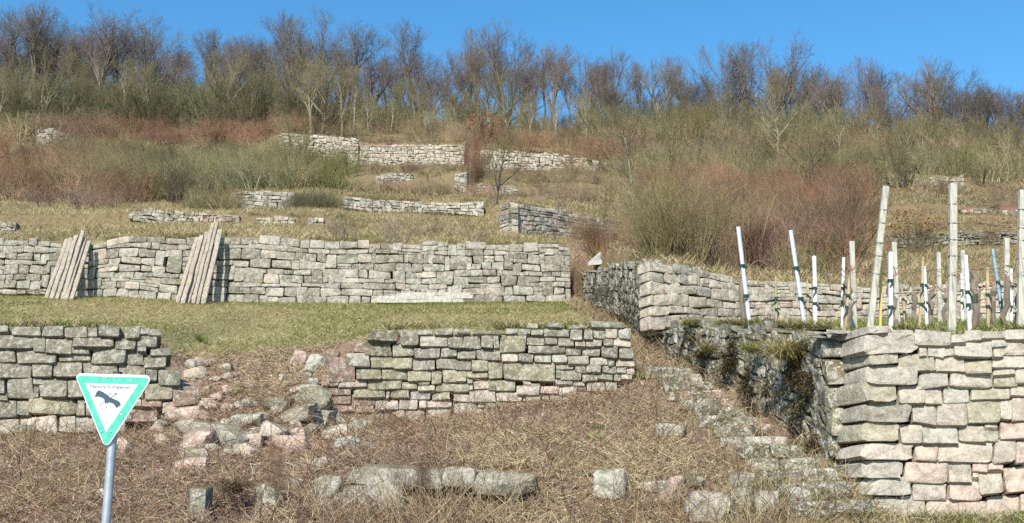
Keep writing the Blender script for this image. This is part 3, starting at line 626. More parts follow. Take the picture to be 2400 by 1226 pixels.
for _ in range(400):
    if len(HEAP) >= 58: break
    if R.random() < 0.62: x = R.gauss(560, 115); y = R.uniform(945, 1085); sz = R.uniform(22, 52)
    elif R.random() < 0.6: x = R.uniform(430, 780); y = R.uniform(860, 950); sz = R.uniform(14, 32)
    else: x = R.uniform(660, 880); y = R.uniform(930, 1080); sz = R.uniform(18, 40)
    if 330 < x < 900 and all(abs(x - a) > (sz + b) * 0.42 or abs(y - c) > (sz + b) * 0.25 for a, c, b in HEAP): HEAP.append((x, y, sz))
for x, y, sz in HEAP:
    asp = R.uniform(0.45, 0.8); small(x - sz / 2, y - sz * asp, x + sz / 2, y, R.choice('ppwwwrg'))
# stones of the half buried bottom wall
FRONT = [(818,1095,968,1146,'g','long grey capstone on the bottom wall of big blocks'),(800,1143,940,1250,'g','huge square grey block at the bottom of the picture'),(735,1120,797,1172,'g','grey block beside the long grey capstone'),
 (985,1100,1040,1150,'d','dark block behind the dead shrub stems of the bottom wall'),(1036,1098,1116,1142,'g','pale capstone right of the dead shrub stems on the bottom wall'),(1116,1112,1252,1165,'d','low brown-grey block buried in straw on the bottom wall'),
(1398,1118,1470,1185,'g','grey stone standing in straw halfway to the steps'),(1490,1135,1575,1162,'w','thin white stone on the bank before the steps'),(1572,1128,1604,1160,'p','small pink stone beside the thin white stone'),
 (1606,1126,1655,1158,'m','moss covered stone on the bank before the steps'),(1612,1172,1712,1240,'g','big rough grey block at the foot of the bank'),(1712,1114,1770,1155,'g','pale lichened stone at the lower end of the steps'),(1776,1166,1830,1225,'g','pale grey upright stone at the bottom of the steps'),
 (1705,1160,1778,1235,'m','dark mossy stone at the bottom of the steps'),(1545,1158,1580,1196,'p','pinkish cobble on the bank before the steps'),(1540,1000,1605,1035,'g','grey stone at the outer edge of the upper steps'),(1850,1155,1905,1205,'g','grey block on the lowest step')]
for x0, y0, x1, y1, c, l, yy in ((606,1148,660,1240,'m','mossy stone walling the dark hollow',11.35),(440,1152,482,1240,'d','stone on the sign side of the dark hollow',11.35)):
    boulder(x0, y0, x1, y1, c, l, 'stones along the bottom bank', Y=yy, name='block', mat=M_MOSSY)
for x0, y0, x1, y1, c, l in FRONT: boulder(x0, y0, x1, y1, c, l, 'stones along the bottom bank', Y=11.55 if x1 < 1300 else None, name='block')

# ------------------------------------------------------------------ tubes, beams
def tube_geo(pts, rad, k=8, cap=True):
    pts = np.array([tuple(p) for p in pts], float); n = len(pts); rad = np.broadcast_to(np.asarray(rad, float), (n,))
    d = np.gradient(pts, axis=0); d /= np.linalg.norm(d, axis=1)[:, None] + 1e-9
    ref = np.array([0, 1, 0.01]) if abs(d[0][1]) < 0.9 else np.array([1, 0, 0.01])
    a = np.cross(d, ref); a /= np.linalg.norm(a, axis=1)[:, None]; b = np.cross(d, a)
    th = np.linspace(0, 2 * math.pi, k, endpoint=False)
    V = (pts[:, None] + rad[:, None, None] * (np.cos(th)[None, :, None] * a[:, None] + np.sin(th)[None, :, None] * b[:, None])).reshape(-1, 3)
    i = np.arange(k); j = (i + 1) % k
    Qd = np.concatenate([np.stack([r * k + i, r * k + j, (r + 1) * k + j, (r + 1) * k + i], 1) for r in range(n - 1)])
    T = []
    if cap:
        V = np.vstack([V, pts[0], pts[-1]])
        T = np.concatenate([np.stack([j, i, np.full(k, n * k)], 1), np.stack([(n - 1) * k + i, (n - 1) * k + j, np.full(k, n * k + 1)], 1)])
    return V, Qd, np.array(T).reshape(-1, 3)
def beam_geo(p0, p1, w, t, n=6, wob=0.004, side=(1, 0, 0), chamfer=0.18):
    """rough-sawn square timber from p0 to p1"""
    p0, p1 = np.array(p0, float), np.array(p1, float); d = (p1 - p0) / np.linalg.norm(p1 - p0)
    a = np.array(side, float); a -= d * (a @ d); a /= np.linalg.norm(a); b = np.cross(d, a)
    c = chamfer; prof = np.array([(-1 + c, -1), (1 - c, -1), (1, -1 + c), (1, 1 - c), (1 - c, 1), (-1 + c, 1), (-1, 1 - c), (-1, -1 + c)])
    V = []
    for k in range(n):
        f = k / (n - 1); o = a * R.gauss(0, wob) + b * R.gauss(0, wob)
        s = 1 + R.gauss(0, wob * 6)
        V.append(p0 + (p1 - p0) * f + o + prof[:, :1] * a * w / 2 * s + prof[:, 1:] * b * t / 2 * s)
    V = np.concatenate(V + [p0[None], (p1 + d * R.uniform(-0.01, 0.02))[None]]); i = np.arange(8); j = (i + 1) % 8
    Qd = np.concatenate([np.stack([r * 8 + i, r * 8 + j, (r + 1) * 8 + j, (r + 1) * 8 + i], 1) for r in range(n - 1)])
    T = np.concatenate([np.stack([j, i, np.full(8, n * 8)], 1), np.stack([(n - 1) * 8 + i, (n - 1) * 8 + j, np.full(8, n * 8 + 1)], 1)])
    return V, Qd, T
def solo(name, geo, mat, label, cat, group=None, color=None, sharp=40):
    """a thing of one mesh, its origin at its own base, upright grain along its length kept in object space"""
    V, Qd, T = geo; base = V[np.argmin(V[:, 2])]; 
    o = obj(name, mesh_np(name, V - base, Qd, T, sharp=sharp), mat, None, base, color); return tag(o, label, cat, group)
def part(name, geo, mat, root, color=None, sharp=40):
    V, Qd, T = geo; v, c = centred(V)
    return obj(name, mesh_np(name, v, Qd, T, sharp=sharp), mat, root, c - root.location, color)

# ------------------------------------------------------------------ boards leaning on the long wall
ORD = ['first', 'second', 'third', 'fourth', 'fifth', 'sixth', 'seventh']
PILES = [('shorter', [(158,562,108,697,10),(168,558,121,698,11),(179,553,134,699,10),(194,541,146,699,10),(199,558,155,700,10),(209,566,167,701,10)]),
         ('taller', [(463,557,415,708,10),(473,553,428,709,11),(485,545,440,709,11),(499,524,452,708,9),(508,522,462,710,10),(517,540,476,708,12)])]
for nm, pl in PILES:
    for k, (x0, y0, x1, y1, w) in enumerate(pl):
        T0 = P(x0, y0, 24.86 - R.uniform(0, 0.05) - (0.06 if k % 2 else 0)); B0 = P(x1, y1 + 4, 24.15 - R.uniform(0, 0.15) - (0.08 if k % 2 else 0)); B0.z = min(B0.z, Hs(B0.x, B0.y) + 0.02)
        wd = w / FPX * 24.5
        solo('leaning_board', beam_geo(B0, T0, wd * 0.92, wd * R.uniform(0.5, 0.75), 7, 0.006), M_PLANK,
             f'grey leaning board, {ORD[k]} from the picture edge in the {nm} stack', 'board', f'boards in the {nm} leaning stack')
for k, (x0, y0, x1, y1) in enumerate([(884,707,1085,706),(888,699,1108,697),(930,691,1104,690)]):
    solo('lying_beam', beam_geo(P(x0, y0, 24.62 + 0.05 * k), P(x1, y1, 24.66 + 0.05 * k), 0.085, 0.11, 9, 0.006, side=(0, 0, 1)), M_POSTW,
         ['lowest', 'middle', 'topmost'][k] + ' of the pale beams stacked along the foot of the long wall', 'beam', 'beams lying along the long wall')
# loose sheet on the bank
c4 = [P(1378, 617, 25.6), P(1446, 612, 25.6), P(1468, 590, 26.6), P(1410, 589, 26.6)]
V = np.array([tuple(v + Vector((0, 0, dz))) for dz in (-0.05, 0.02) for v in c4])
solo('tilted_sheet', (V, np.array([[0, 1, 2, 3], [7, 6, 5, 4], [0, 4, 5, 1], [1, 5, 6, 2], [2, 6, 7, 3], [3, 7, 4, 0]])[:, ::-1], np.zeros((0, 3), int)), M_SLAB, 'grey flat sheet lying tilted on the bank above the gully', 'sheet')

# ------------------------------------------------------------------ vineyard stakes
def ties(root, p0, p1, ts, r):
    for t in ts:
        c = p0 + (p1 - p0) * t
        part('tie', tube_geo([c + Vector((0, 0, -0.022)), c, c + Vector((0, 0, 0.022))], r, 8), M_TIE, root)
        a = c + Vector((R.uniform(-0.08, 0.08), -r, -R.uniform(0.05, 0.16)))
        part('tie_end', tube_geo([c + Vector((0, -r, 0)), (c + a) / 2 + Vector((0.02, -0.01, 0)), a], [0.012, 0.016, 0.006], 5), M_TIE, root)
def rail_geo(p0, p1, w):
    """folded steel vine stake: a U-shaped profile"""
    p0, p1 = np.array(p0), np.array(p1); d = (p1 - p0) / np.linalg.norm(p1 - p0); a = np.array([1.0, 0, 0]); a -= d * (a @ d); a /= np.linalg.norm(a); b = np.cross(d, a)
    h = w / 2; pr = [(-h, h), (-h, -h * 0.5), (-h * 0.45, -h), (-h * 0.3, -h * 0.4), (h * 0.3, -h * 0.4), (h * 0.45, -h), (h, -h * 0.5), (h, h), (h * 0.8, h), (h * 0.8, -h * 0.2), (-h * 0.8, -h * 0.2), (-h * 0.8, h)]
    m = len(pr); V = np.concatenate([np.array([p + a * x + b * y for x, y in pr]) for p in (p0, p1)])
    Qd = [[k, (k + 1) % m, m + (k + 1) % m, m + k] for k in range(m)]
    return V, np.array(Qd), np.zeros((0, 3), int)
STK = [ # x_top,y_top,x_bot,y_bot,width px,type,Y,label
 (1730,532,1757,762,9,'rail',15.2,'shiny steel stake leaning to the boards, with a vine knot halfway up'),
 (1853,540,1886,762,9,'rail',15.4,'shiny steel stake leaning to the boards, next to the short white stake'),
 (1818,647,1820,768,5,'cane',14.8,'short brown wooden stake between the two shiny steel stakes'),
 (1892,655,1894,758,4,'cane',15.6,'thinnest short stake just beside the leaning steel stake'),
 (1908,601,1911,767,8,'white',14.4,'upright white stake beside the second shiny steel stake'),
 (1977,604,1974,762,6,'white',15.0,'thin white stake in front of a knobby post and a vine trunk'),
 (1996,566,2002,762,12,'post',15.4,'mid-height knobby wooden post beside the thin white stake'),
 (1990,649,1981,770,6,'cane',14.2,'short stake wrapped in dark green ties before the knobby post'),
 (2077,438,2040,762,15,'post',13.6,'tall pale post leaning away from the other tall posts'),
 (2066,614,2063,762,6,'yellow',13.9,'yellow cane standing behind the tall leaning post'),
 (2087,592,2088,776,9,'white',12.9,'white stake at the corner of the terrace beside the leaning post'),
 (2095,568,2104,758,11,'post',17.0,'grey post half hidden behind the corner white stake'),
 (2113,673,2122,754,5,'cane',18.0,'short slanted stake behind the corner vine'),
 (2164,602,2156,768,6,'cane',13.8,'brown stake crossing a white stake before the square post'),
 (2167,627,2172,760,6,'white',15.6,'white stake crossed by a brown stake'),
 (2199,593,2203,752,10,'post',18.5,'mid-height post between the crossed stakes and the tall square post'),
 (2234,432,2231,771,18,'post',13.2,'tall thick square post standing upright, ringed with wire'),
 (2256,587,2260,750,10,'post',19.5,'mid-height post directly behind the tall square post'),
 (2263,599,2273,776,8,'white',12.9,'white stake with big green ties beside the tall square post'),
 (2254,642,2255,750,5,'white',19.0,'short pale stake behind the green ties'),
 (2314,627,2316,760,7,'cane',15.5,'brown wooden stake with dark green ties before the blue stake'),
 (2327,584,2352,752,7,'blue',18.5,'blue-grey steel stake leaning to the boards'),
 (2359,559,2361,754,12,'post',17.5,'mid-height post with a red mark near the picture edge'),
 (2369,631,2370,750,6,'white',18.0,'short white stake beside the post with the red mark'),
 (2397,447,2394,765,18,'post',13.4,'tall square post cut by the picture edge'),
]
GRP = {'rail': 'shiny steel vine stakes', 'cane': 'thin wooden vine stakes', 'white': 'white vine stakes', 'post': 'wooden vineyard posts'}
for (x0, y0, x1, y1, w, ty, Y, lab) in STK:
    B0 = P(x1, y1, Y); T0 = P(x0, y0, Y); g = Hs(B0.x, B0.y); Bv = B0 + (B0 - T0) * ((B0.z - (g - 0.12)) / max(0.1, (T0.z - B0.z)))
    wd = w / FPX * Y; root = thing({'rail': 'steel_stake', 'cane': 'wooden_stake', 'white': 'white_stake', 'post': 'vineyard_post', 'yellow': 'yellow_cane', 'blue': 'blue_stake'}[ty], lab, 'post' if ty == 'post' else 'stake', Bv, GRP.get(ty))
    if ty == 'rail' or ty == 'blue':
        part('shaft', rail_geo(Bv, T0, wd), M_STAKE if ty == 'rail' else M_BLUE, root)
    elif ty == 'post':
        part('shaft', beam_geo(Bv, T0, wd, wd * 0.9, 7, 0.0028, chamfer=0.3), M_POSTW, root)
        Lp = (T0 - Bv).length; nb = 5 if w > 13 else 2
        for k in range(nb):
            c = Bv + (T0 - Bv) * (0.42 + 0.55 * k / nb + R.uniform(-0.02, 0.02)); d = (T0 - Bv).normalized() * 0.0035
            part('wire_ring', tube_geo([c - d, c + d], wd * 0.60, 10), M_WIRE, root)
    else:
        part('shaft', beam_geo(Bv, T0, wd, wd, 5, 0.003, chamfer=0.35 if ty != 'white' else 0.2), {'cane': M_CANE, 'white': M_WHITE, 'yellow': M_YELLOW}[ty], root)
    if w <= 9 and ty != 'yellow': ties(root, B0, T0, [R.uniform(0.25, 0.4), R.uniform(0.5, 0.68)], wd * 0.75)

# gnarled vines
def vine(px, pyb, pyt, Y, label, lean=0.0):
    B0 = P(px, pyb, Y); T0 = P(px + lean, pyt, Y); B0.z = Hs(B0.x, B0.y) - 0.05
    root = thing('vine', label, 'vine', B0, 'gnarled vines on the terrace'); n = 9; pts = []; rd = []
    for k in range(n):
        t = k / (n - 1); q = B0 + (T0 - B0) * t + Vector((R.gauss(0, 0.02), R.gauss(0, 0.02), 0)); pts.append(q); rd.append((0.042 * (1 - 0.35 * t) + abs(R.gauss(0, 0.009))) * (1.45 if k == n - 2 else 1))
    part('trunk', tube_geo(pts, rd, 8), M_BARK, root, (0.16, 0.13, 0.10))
    for s in (-1, 1):
        if R.random() < 0.85:
            L = R.uniform(0.3, 0.75); am = R.uniform(0.08, 0.3); q = [T0 + Vector((s * L * t, -0.03 * t, am * math.sin(t * 2.6))) for t in np.linspace(0, 1, 9)]
            part('cane', tube_geo(q, np.linspace(0.008, 0.004, 9), 5), M_BARK, root, (0.24, 0.13, 0.08))
    for k in range(R.randint(1, 3)):
        q = [T0 + Vector((R.gauss(0, 0.03) * t * 3, 0, -0.05 + t * R.uniform(0.1, 0.3))) for t in np.linspace(0, 1, 4)]
        part('spur', tube_geo(q, [0.016, 0.012, 0.009, 0.005], 5), M_BARK, root, (0.20, 0.12, 0.08))
for a in [(1738,764,655,15.6,'vine trunk rising beside the first shiny steel stake'),(1984,766,650,14.9,'vine trunk tied to the thin white stake'),(2098,768,652,14.0,'thick pale vine trunk at the terrace corner',-10),
          (2142,756,690,18.5,'small vine behind the brown crossing stake'),(2179,756,680,17.0,'vine trunk beside the crossed stakes'),(2212,754,690,17.5,'vine trunk between the mid-height post and the tall square post'),
          (2284,772,635,14.2,'tall vine trunk beside the white stake with big green ties'),(2296,756,690,18,'slender vine behind the brown tied stake'),(2328,756,670,16.5,'vine trunk behind the brown tied stake, by the blue stake'),(2352,754,650,16,'thick vine trunk before the post with the red mark',8),(2388,764,690,14,'dark knotty vine at the foot of the tall edge post')]:
    vine(a[0], a[1], a[2], a[3], a[4], a[5] if len(a) > 5 else R.uniform(-4, 4))
# training wires
for k, (py0, py1) in enumerate([(628, 618), (676, 664)]):
    pts = [P(1740, py0 + 40, 15.5), P(2000, py0 + 8, 15.4), P(2230, py0, 13.3), P(2395, py1, 13.4), P(2700, py1, 13.4)]
    dense = []
    for p0, p1 in zip(pts[:-1], pts[1:]):
        for t in np.linspace(0, 1, 6)[:-1]: dense.append(p0 + (p1 - p0) * t + Vector((0, 0, -0.05 * math.sin(math.pi * t))))
    solo('training_wire', tube_geo(dense, 0.003, 4), M_WIRE, ['upper', 'lower'][k] + ' thin wire strung between the vineyard posts', 'wire')

# ------------------------------------------------------------------ triangular sign
SY = 9.0
S6 = 220 / 1349
def sp(x, y, off=0.0): q = P(160 + x * S6, 860 + y * S6, SY); return np.array([q.x, q.y - off, q.z])
def rounded(tri, r, n=7):
    out = []
    for k in range(3):
        A, B, C_ = (np.array(tri[(k - 1) % 3], float), np.array(tri[k], float), np.array(tri[(k + 1) % 3], float))
        u = (A - B) / np.linalg.norm(A - B); v = (C_ - B) / np.linalg.norm(C_ - B); half = math.acos(np.clip(u @ v, -1, 1)) / 2
        bis = (u + v) / np.linalg.norm(u + v); cen = B + bis * (r / math.sin(half)); t0 = B + u * (r / math.tan(half)); t1 = B + v * (r / math.tan(half))
        a0 = math.atan2(*(t0 - cen)[::-1]); a1 = math.atan2(*(t1 - cen)[::-1]); da = (a1 - a0 + math.pi) % (2 * math.pi) - math.pi
        out += [tuple(cen + r * np.array([math.cos(a0 + da * s), math.sin(a0 + da * s)])) for s in np.linspace(0, 1, n)]
    return out
def plate(name, pts, off, thick, mat, root):
    import bmesh
    bm = bmesh.new(); f = [bm.verts.new(sp(x, y, off + thick) - np.array(root.location)) for x, y in pts]
    bw = [bm.verts.new(sp(x, y, off) - np.array(root.location)) for x, y in pts]
    bm.faces.new(f); bm.faces.new(bw[::-1])
    for k in range(len(pts)): bm.faces.new([f[k], bw[k], bw[(k + 1) % len(pts)], f[(k + 1) % len(pts)]])
    bmesh.ops.recalc_face_normals(bm, faces=bm.faces)
    me = bpy.data.meshes.new(name); bm.to_mesh(me); bm.free(); return obj(name, me, mat, root)
pb = P(243, 1226, SY); pt_ = P(270, 875, SY + 0.0); pdir = (pb - pt_).normalized()
gz = Hs(pb.x, SY + 0.05); pbase = pt_ + pdir * ((pt_.z - gz + 0.25) / -pdir.z)
sg = thing('nature_reserve_sign', 'green and white triangular sign reading Naturschutzgebiet with a bird on a steel post', 'sign', pbase + Vector((0, 0.05, 0)))
o_ = Vector((0, 0.052, 0))
part('post', tube_geo([pbase + o_ + (pt_ - pbase) * t for t in (0, 0.5, 1)], 0.036, 20), M_GALV, sg)
part('post_cap', tube_geo([pt_ + o_ - pdir * 0.001, pt_ + o_ - pdir * 0.018], 0.038, 20), M_CAP, sg)
pan = plate('panel', rounded([(88, 92), (1225, 124), (541, 1195)], 62), 0.0, 0.004, M_SIGNW, sg)
plate('green_border', rounded([(112, 126), (1190, 156), (541, 1165)], 42), 0.0045, 0.0012, M_SIGNG, sg)
plate('white_field', [(248, 233), (1005, 258), (548, 938)], 0.0062, 0.001, M_SIGNW, sg)
BIRD = [(425,333),(470,345),(520,370),(560,398),(585,418),(600,432),(630,448),(680,468),(730,490),(755,520),(766,577),(750,550),(738,590),(728,563),(712,598),(706,572),(690,620),(683,575),(665,545),(630,522),(590,515),(570,515),(548,525),(523,554),(530,515),(525,475),(505,455),(470,438),(430,430),(356,433),(398,416),(378,404),(408,395),(391,379),(417,373),(400,357),(427,354)]
plate('bird_emblem', BIRD, 0.0075, 0.0008, M_INK, sg)
def stroke(name, pts, w, mat, closed=False, off=0.0075):
    n = len(pts); A = np.array(pts, float); L_, R_ = [], []
    for k in range(n):
        d = A[min(k + 1, n - 1)] - A[max(k - 1, 0)]; d /= np.linalg.norm(d); m = np.array([-d[1], d[0]]) * w / 2; L_.append(tuple(A[k] + m)); R_.append(tuple(A[k] - m))
    return plate(name, L_ + R_[::-1], off, 0.0008, mat, sg)
stroke('bird_neck', [(583,420),(592,402),(610,386),(635,376),(660,374),(690,384),(712,401)], 11, M_INK)
stroke('bird_throat', [(626,446),(640,426),(652,410),(668,402),(690,401)], 11, M_INK)
plate('bird_beak', [(660,374),(690,383),(714,402),(690,402),(676,391)], 0.0078, 0.0008, M_INK, sg)
stroke('bird_tail', [(528,492),(495,518),(463,545),(470,578),(481,605),(512,609),(544,610),(560,560),(572,512)], 11, M_INK)
for x0, x1, y in ((445, 548, 657), (560, 712, 660), (478, 494, 692), (504, 672, 695), (495, 520, 728), (530, 652, 732)):


    stroke('fine_print', [(x0, y), (x1, y + (x1 - x0) * 0.03)], 8, M_PRINT)
for x, y in ((558, 155), (680, 158), (487, 925), (615, 928)):
    c = Vector(sp(x, y, 0.006)); part('bolt', tube_geo([c, c - Vector((0, 0.006, 0))], 0.008, 10), M_GALV, sg)
for x, y, w in ((510, 148, 26), (898, 190, 30), (250, 505, 24), (765, 682, 34)):
    stroke('paint_chip', [(x - w / 2, y - 2), (x + w / 2, y + 3)], 10, M_SIGNW, off=0.0058)
fc = bpy.data.curves.new('lettering', 'FONT'); fc.body = 'Naturschutzgebiet'; fc.size = 1.0; fc.extrude = 0.004; fc.offset = 0.016
fo = bpy.data.objects.new('lettering', fc); COL.objects.link(fo)
bpy.context.view_layer.update()
fm = bpy.data.meshes.new_from_object(fo.evaluated_get(bpy.context.evaluated_depsgraph_get())); bpy.data.objects.remove(fo)
tv = np.array([v.co[:] for v in fm.vertices]); x0, x1 = tv[:, 0].min(), tv[:, 0].max(); capz = 0.70
for v in fm.vertices:
    fx = (v.co.x - x0) / (x1 - x0); px = 316 + fx * 586; py = 301 + fx * 17 - v.co.y / capz * 49
    q = sp(px, py, 0.0075 + (0.0006 if v.co.z > 0 else 0)); v.co = Vector(q) - sg.location
fm.materials.clear(); obj('lettering', fm, M_INK, sg)

for ch in list(sg.children):
    if ch is not pan and not ch.name.startswith('post'): ch.parent = pan

# ------------------------------------------------------------------ plants: bare trees and shrubs
def unit(v):
    l = math.sqrt(v[0] ** 2 + v[1] ** 2 + v[2] ** 2) or 1.0; return (v[0] / l, v[1] / l, v[2] / l)
def turn(d, ang, az):
    """direction d bent by ang towards azimuth az"""
    ref = (0, 0, 1) if abs(d[2]) < 0.95 else (1, 0, 0)
    a = unit((d[1] * ref[2] - d[2] * ref[1], d[2] * ref[0] - d[0] * ref[2], d[0] * ref[1] - d[1] * ref[0]))
    b = (d[1] * a[2] - d[2] * a[1], d[2] * a[0] - d[0] * a[2], d[0] * a[1] - d[1] * a[0])
    c, s = math.cos(ang), math.sin(ang); ca, sa = math.cos(az), math.sin(az)
    return unit(tuple(d[k] * c + (a[k] * ca + b[k] * sa) * s for k in range(3)))
def grow(seed, n, L, r, kids, start, ang, wander, trop, base=None):
    """recursive branching; lists per level of number of segments, length, radius, children, first fork, fork angle, wander, upward pull"""
    g = random.Random(seed); segs = [[] for _ in n]; top = len(n) - 1
    def br(p, d, ln, rad, lv):
        m = n[lv]; st = ln / m; az = g.uniform(0, 6.28)
        for i in range(m):
            d = unit((d[0] + g.gauss(0, wander[lv]), d[1] + g.gauss(0, wander[lv]), d[2] + g.gauss(0, wander[lv]) + trop[lv]))
            q = (p[0] + d[0] * st, p[1] + d[1] * st, p[2] + d[2] * st)
            r0 = rad * (1 - 0.72 * i / m); r1 = rad * (1 - 0.72 * (i + 1) / m)
            segs[lv].append((p, q, r0, r1)); p = q
            if lv < top and (i + 1) / m >= start[lv]:
                c = kids[lv] / max(1, m * (1 - start[lv])); c = int(c) + (g.random() < c % 1)
                if i == m - 1: c += 1
                for _ in range(c):
                    az += 2.4 + g.gauss(0, 0.5)
                    br(p, turn(d, g.uniform(*ang[lv]), az), L[lv + 1] * g.uniform(0.6, 1.25) * (1.15 - 0.45 * i / m), min(r[lv + 1] * g.uniform(0.7, 1.2), r1 * 0.9), lv + 1)
    for p0, d0, l0 in (base or [((0, 0, 0), (0, 0, 1), 1.0)]): br(p0, d0, L[0] * l0, r[0] * (0.6 + 0.4 * l0), 0)
    return segs
def seg_mesh(name, segs, k=3):
    if not segs: return mesh_np(name, np.zeros((0, 3)))
    A = np.array([s[0] for s in segs]); B = np.array([s[1] for s in segs]); r0 = np.array([s[2] for s in segs]); r1 = np.array([s[3] for s in segs])
    d = B - A; d /= np.linalg.norm(d, axis=1)[:, None] + 1e-9
    ref = np.where(np.abs(d[:, 2:3]) < 0.9, np.array([[0, 0, 1.0]]), np.array([[1.0, 0, 0]])); a = np.cross(d, ref); a /= np.linalg.norm(a, axis=1)[:, None]; b = np.cross(d, a)
    th = np.linspace(0, 2 * math.pi, k, endpoint=False); c = np.cos(th)[None, :, None] * a[:, None] + np.sin(th)[None, :, None] * b[:, None]
    V = np.concatenate([A[:, None] + c * r0[:, None, None], B[:, None] + c * r1[:, None, None]], 1).reshape(-1, 3)
    i = np.arange(k); j = (i + 1) % k; q = np.stack([i, j, k + j, k + i], 1)
    Qd = (np.arange(len(segs)) * 2 * k)[:, None, None] + q[None]
    return mesh_np(name, V, Qd.reshape(-1, 4))
def plant_meshes(name, segs, split, scale):
    tr = [tuple([tuple(x * scale for x in s[0]), tuple(x * scale for x in s[1]), s[2] * scale, s[3] * scale]) for lv in segs[:split] for s in lv]
    cr = [tuple([tuple(x * scale for x in s[0]), tuple(x * scale for x in s[1]), s[2], s[3]]) for lv in segs[split:] for s in lv]
    a, b = seg_mesh(name + '_trunk', tr, 6), seg_mesh(name + '_crown', cr, 3)
    a.materials.append(M_BARK); b.materials.append(M_BARK); return a, b
def height(segs): return max(s[1][2] for lv in segs for s in lv)
def forest_tree(seed, fork=0.42, spread=(0.35, 0.75), trunk=0.62):
    s = grow(seed, [9, 6, 5, 4, 2], [trunk, 0.44, 0.22, 0.115, 0.06], [0.024, 0.0165, 0.0080, 0.0018, 0.0008], [7, 5.5, 4.2, 2.4], [fork, 0.35, 0.3, 0.25], [spread, (0.3, 0.6), (0.3, 0.7), (0.3, 0.8)],
             [0.06, 0.12, 0.16, 0.18, 0.2], [0.04, 0.13, 0.10, 0.07, 0.04])
    h = height(s); return [[(tuple(x / h for x in q[0]), tuple(x / h for x in q[1]), q[2] / h, q[3] / h) for q in lv] for lv in s]
VAR = []
for k, kw in enumerate([dict(spread=(0.25, 0.55)), dict(fork=0.32, spread=(0.45, 0.9), trunk=0.55), dict(fork=0.5, spread=(0.2, 0.45), trunk=0.7), dict(fork=0.28, spread=(0.3, 0.65), trunk=0.5), dict(fork=0.5, spread=(0.25, 0.5), trunk=0.72), dict(fork=0.38, spread=(0.3, 0.6), trunk=0.6)]):
    sg_ = forest_tree(40 + k, **kw)
    tr = [s for lv in sg_[:2] for s in lv]; cr = [s for lv in sg_[2:] for s in lv]
    cr = [(s[0], s[1], max(s[2], 0.0007), max(s[3], 0.0005)) for s in cr]
    a, b = seg_mesh('tree_trunk', tr, 6), seg_mesh('tree_crown', cr, 3); a.materials.append(M_BARK); b.materials.append(M_BARK); VAR.append((a, b))
sl = grow(77, [14, 5, 4, 2], [1.0, 0.30, 0.13, 0.07], [0.013, 0.0055, 0.0026, 0.0012], [18, 5, 3], [0.3, 0.2, 0.2], [(0.5, 0.85), (0.4, 0.8), (0.4, 0.9)], [0.025, 0.12, 0.16, 0.2], [0.05, 0.10, 0.06, 0.04])
hh = height(sl); sl = [[(tuple(x / hh for x in q[0]), tuple(x / hh for x in q[1]), q[2] / hh, q[3] / hh) for q in lv] for lv in sl]
a, b = seg_mesh('tree_trunk', sl[0], 6), seg_mesh('tree_crown', [s for lv in sl[1:] for s in lv], 3); a.materials.append(M_BARK); b.materials.append(M_BARK); VAR.append((a, b))
def tree(p, H, var, label, group=None, ct=(0.13, 0.11, 0.085), cc=(0.16, 0.13, 0.105), wide=1.0, name='bare_tree', rot=None, lean=0.0):
    root = thing(name, label, 'tree', p, group); root.scale = (H * wide, H * wide, H); root.rotation_euler = (R.gauss(0, 0.05), lean + R.gauss(0, 0.06), R.uniform(0, 6.28) if rot is None else rot)
    kk = R.uniform(0.75, 1.2); k = lambda c: tuple(x * kk * R.uniform(0.97, 1.03) for x in c)
    obj('trunk', VAR[var][0], None, root, color=k(ct)); obj('crown', VAR[var][1], None, root, color=k(cc)); return root

ORDN = 'first second third fourth fifth sixth seventh eighth ninth tenth eleventh twelfth thirteenth fourteenth fifteenth sixteenth seventeenth eighteenth nineteenth twentieth twenty-first twenty-second twenty-third twenty-fourth'.split(); CNT = {}
def nth(key): CNT[key] = CNT.get(key, 0) + 1; return ORDN[CNT[key] - 1]
# the wood on the ridge
SIL = np.array([(-150,40),(0,30),(60,45),(110,38),(160,60),(210,40),(270,55),(330,60),(385,95),(430,130),(480,75),(530,60),(590,90),(640,110),(700,38),(760,48),(815,75),(860,110),(950,95),(1020,125),(1060,135),(1105,75),(1170,82),(1240,105),(1290,108),(1370,120),(1400,165),(1450,140),(1500,170),(1540,145),(1600,155),(1700,125),(1760,130),(1830,108),(1880,160),(1960,142),(2040,152),(2090,185),(2150,172),(2205,155),(2290,188),(2350,185),(2420,190),(2600,190)], float)
SPECIAL = {1: 'tall bare tree at the picture edge, tallest above the thicket', 3: 'broad bare tree on the ridge next to the tall edge tree', 10: 'dark crooked tree with few bare limbs rising over a dip in the wood', 14: 'tallest bare tree of the wood, standing over the gap in the thicket', 21: 'tall dense bare tree straight above the top of the gully', 33: 'bare tree forming the highest point above the white stakes', 30: 'bare tree at the dip above the slanting reddish wall'}
for k, (x, y) in enumerate(SIL):
    x = x + R.uniform(-14, 14); Y = R.uniform(78, 96); g = Hs(P(x, 300, Y).x, Y); b = P(x, 300, Y); T0 = P(x, y, Y)
    H = (T0.z - g + 0.6) * R.choice([1.0, 1.06, 1.1, 0.93])
    lab = SPECIAL.get(k)
    zone_ = 'above the big thicket' if x < 640 else 'between the thicket and the gully' if x < 1100 else 'between the gully and the steel stakes' if x < 1720 else 'above the tall vineyard posts'
    tree((b.x, Y, g - 0.15), H, k % 6, lab or f'{nth("f" + zone_)} bare ridge tree {zone_}, counted toward the vineyard', f'ridge trees {zone_}', wide=R.uniform(0.95, 1.25))
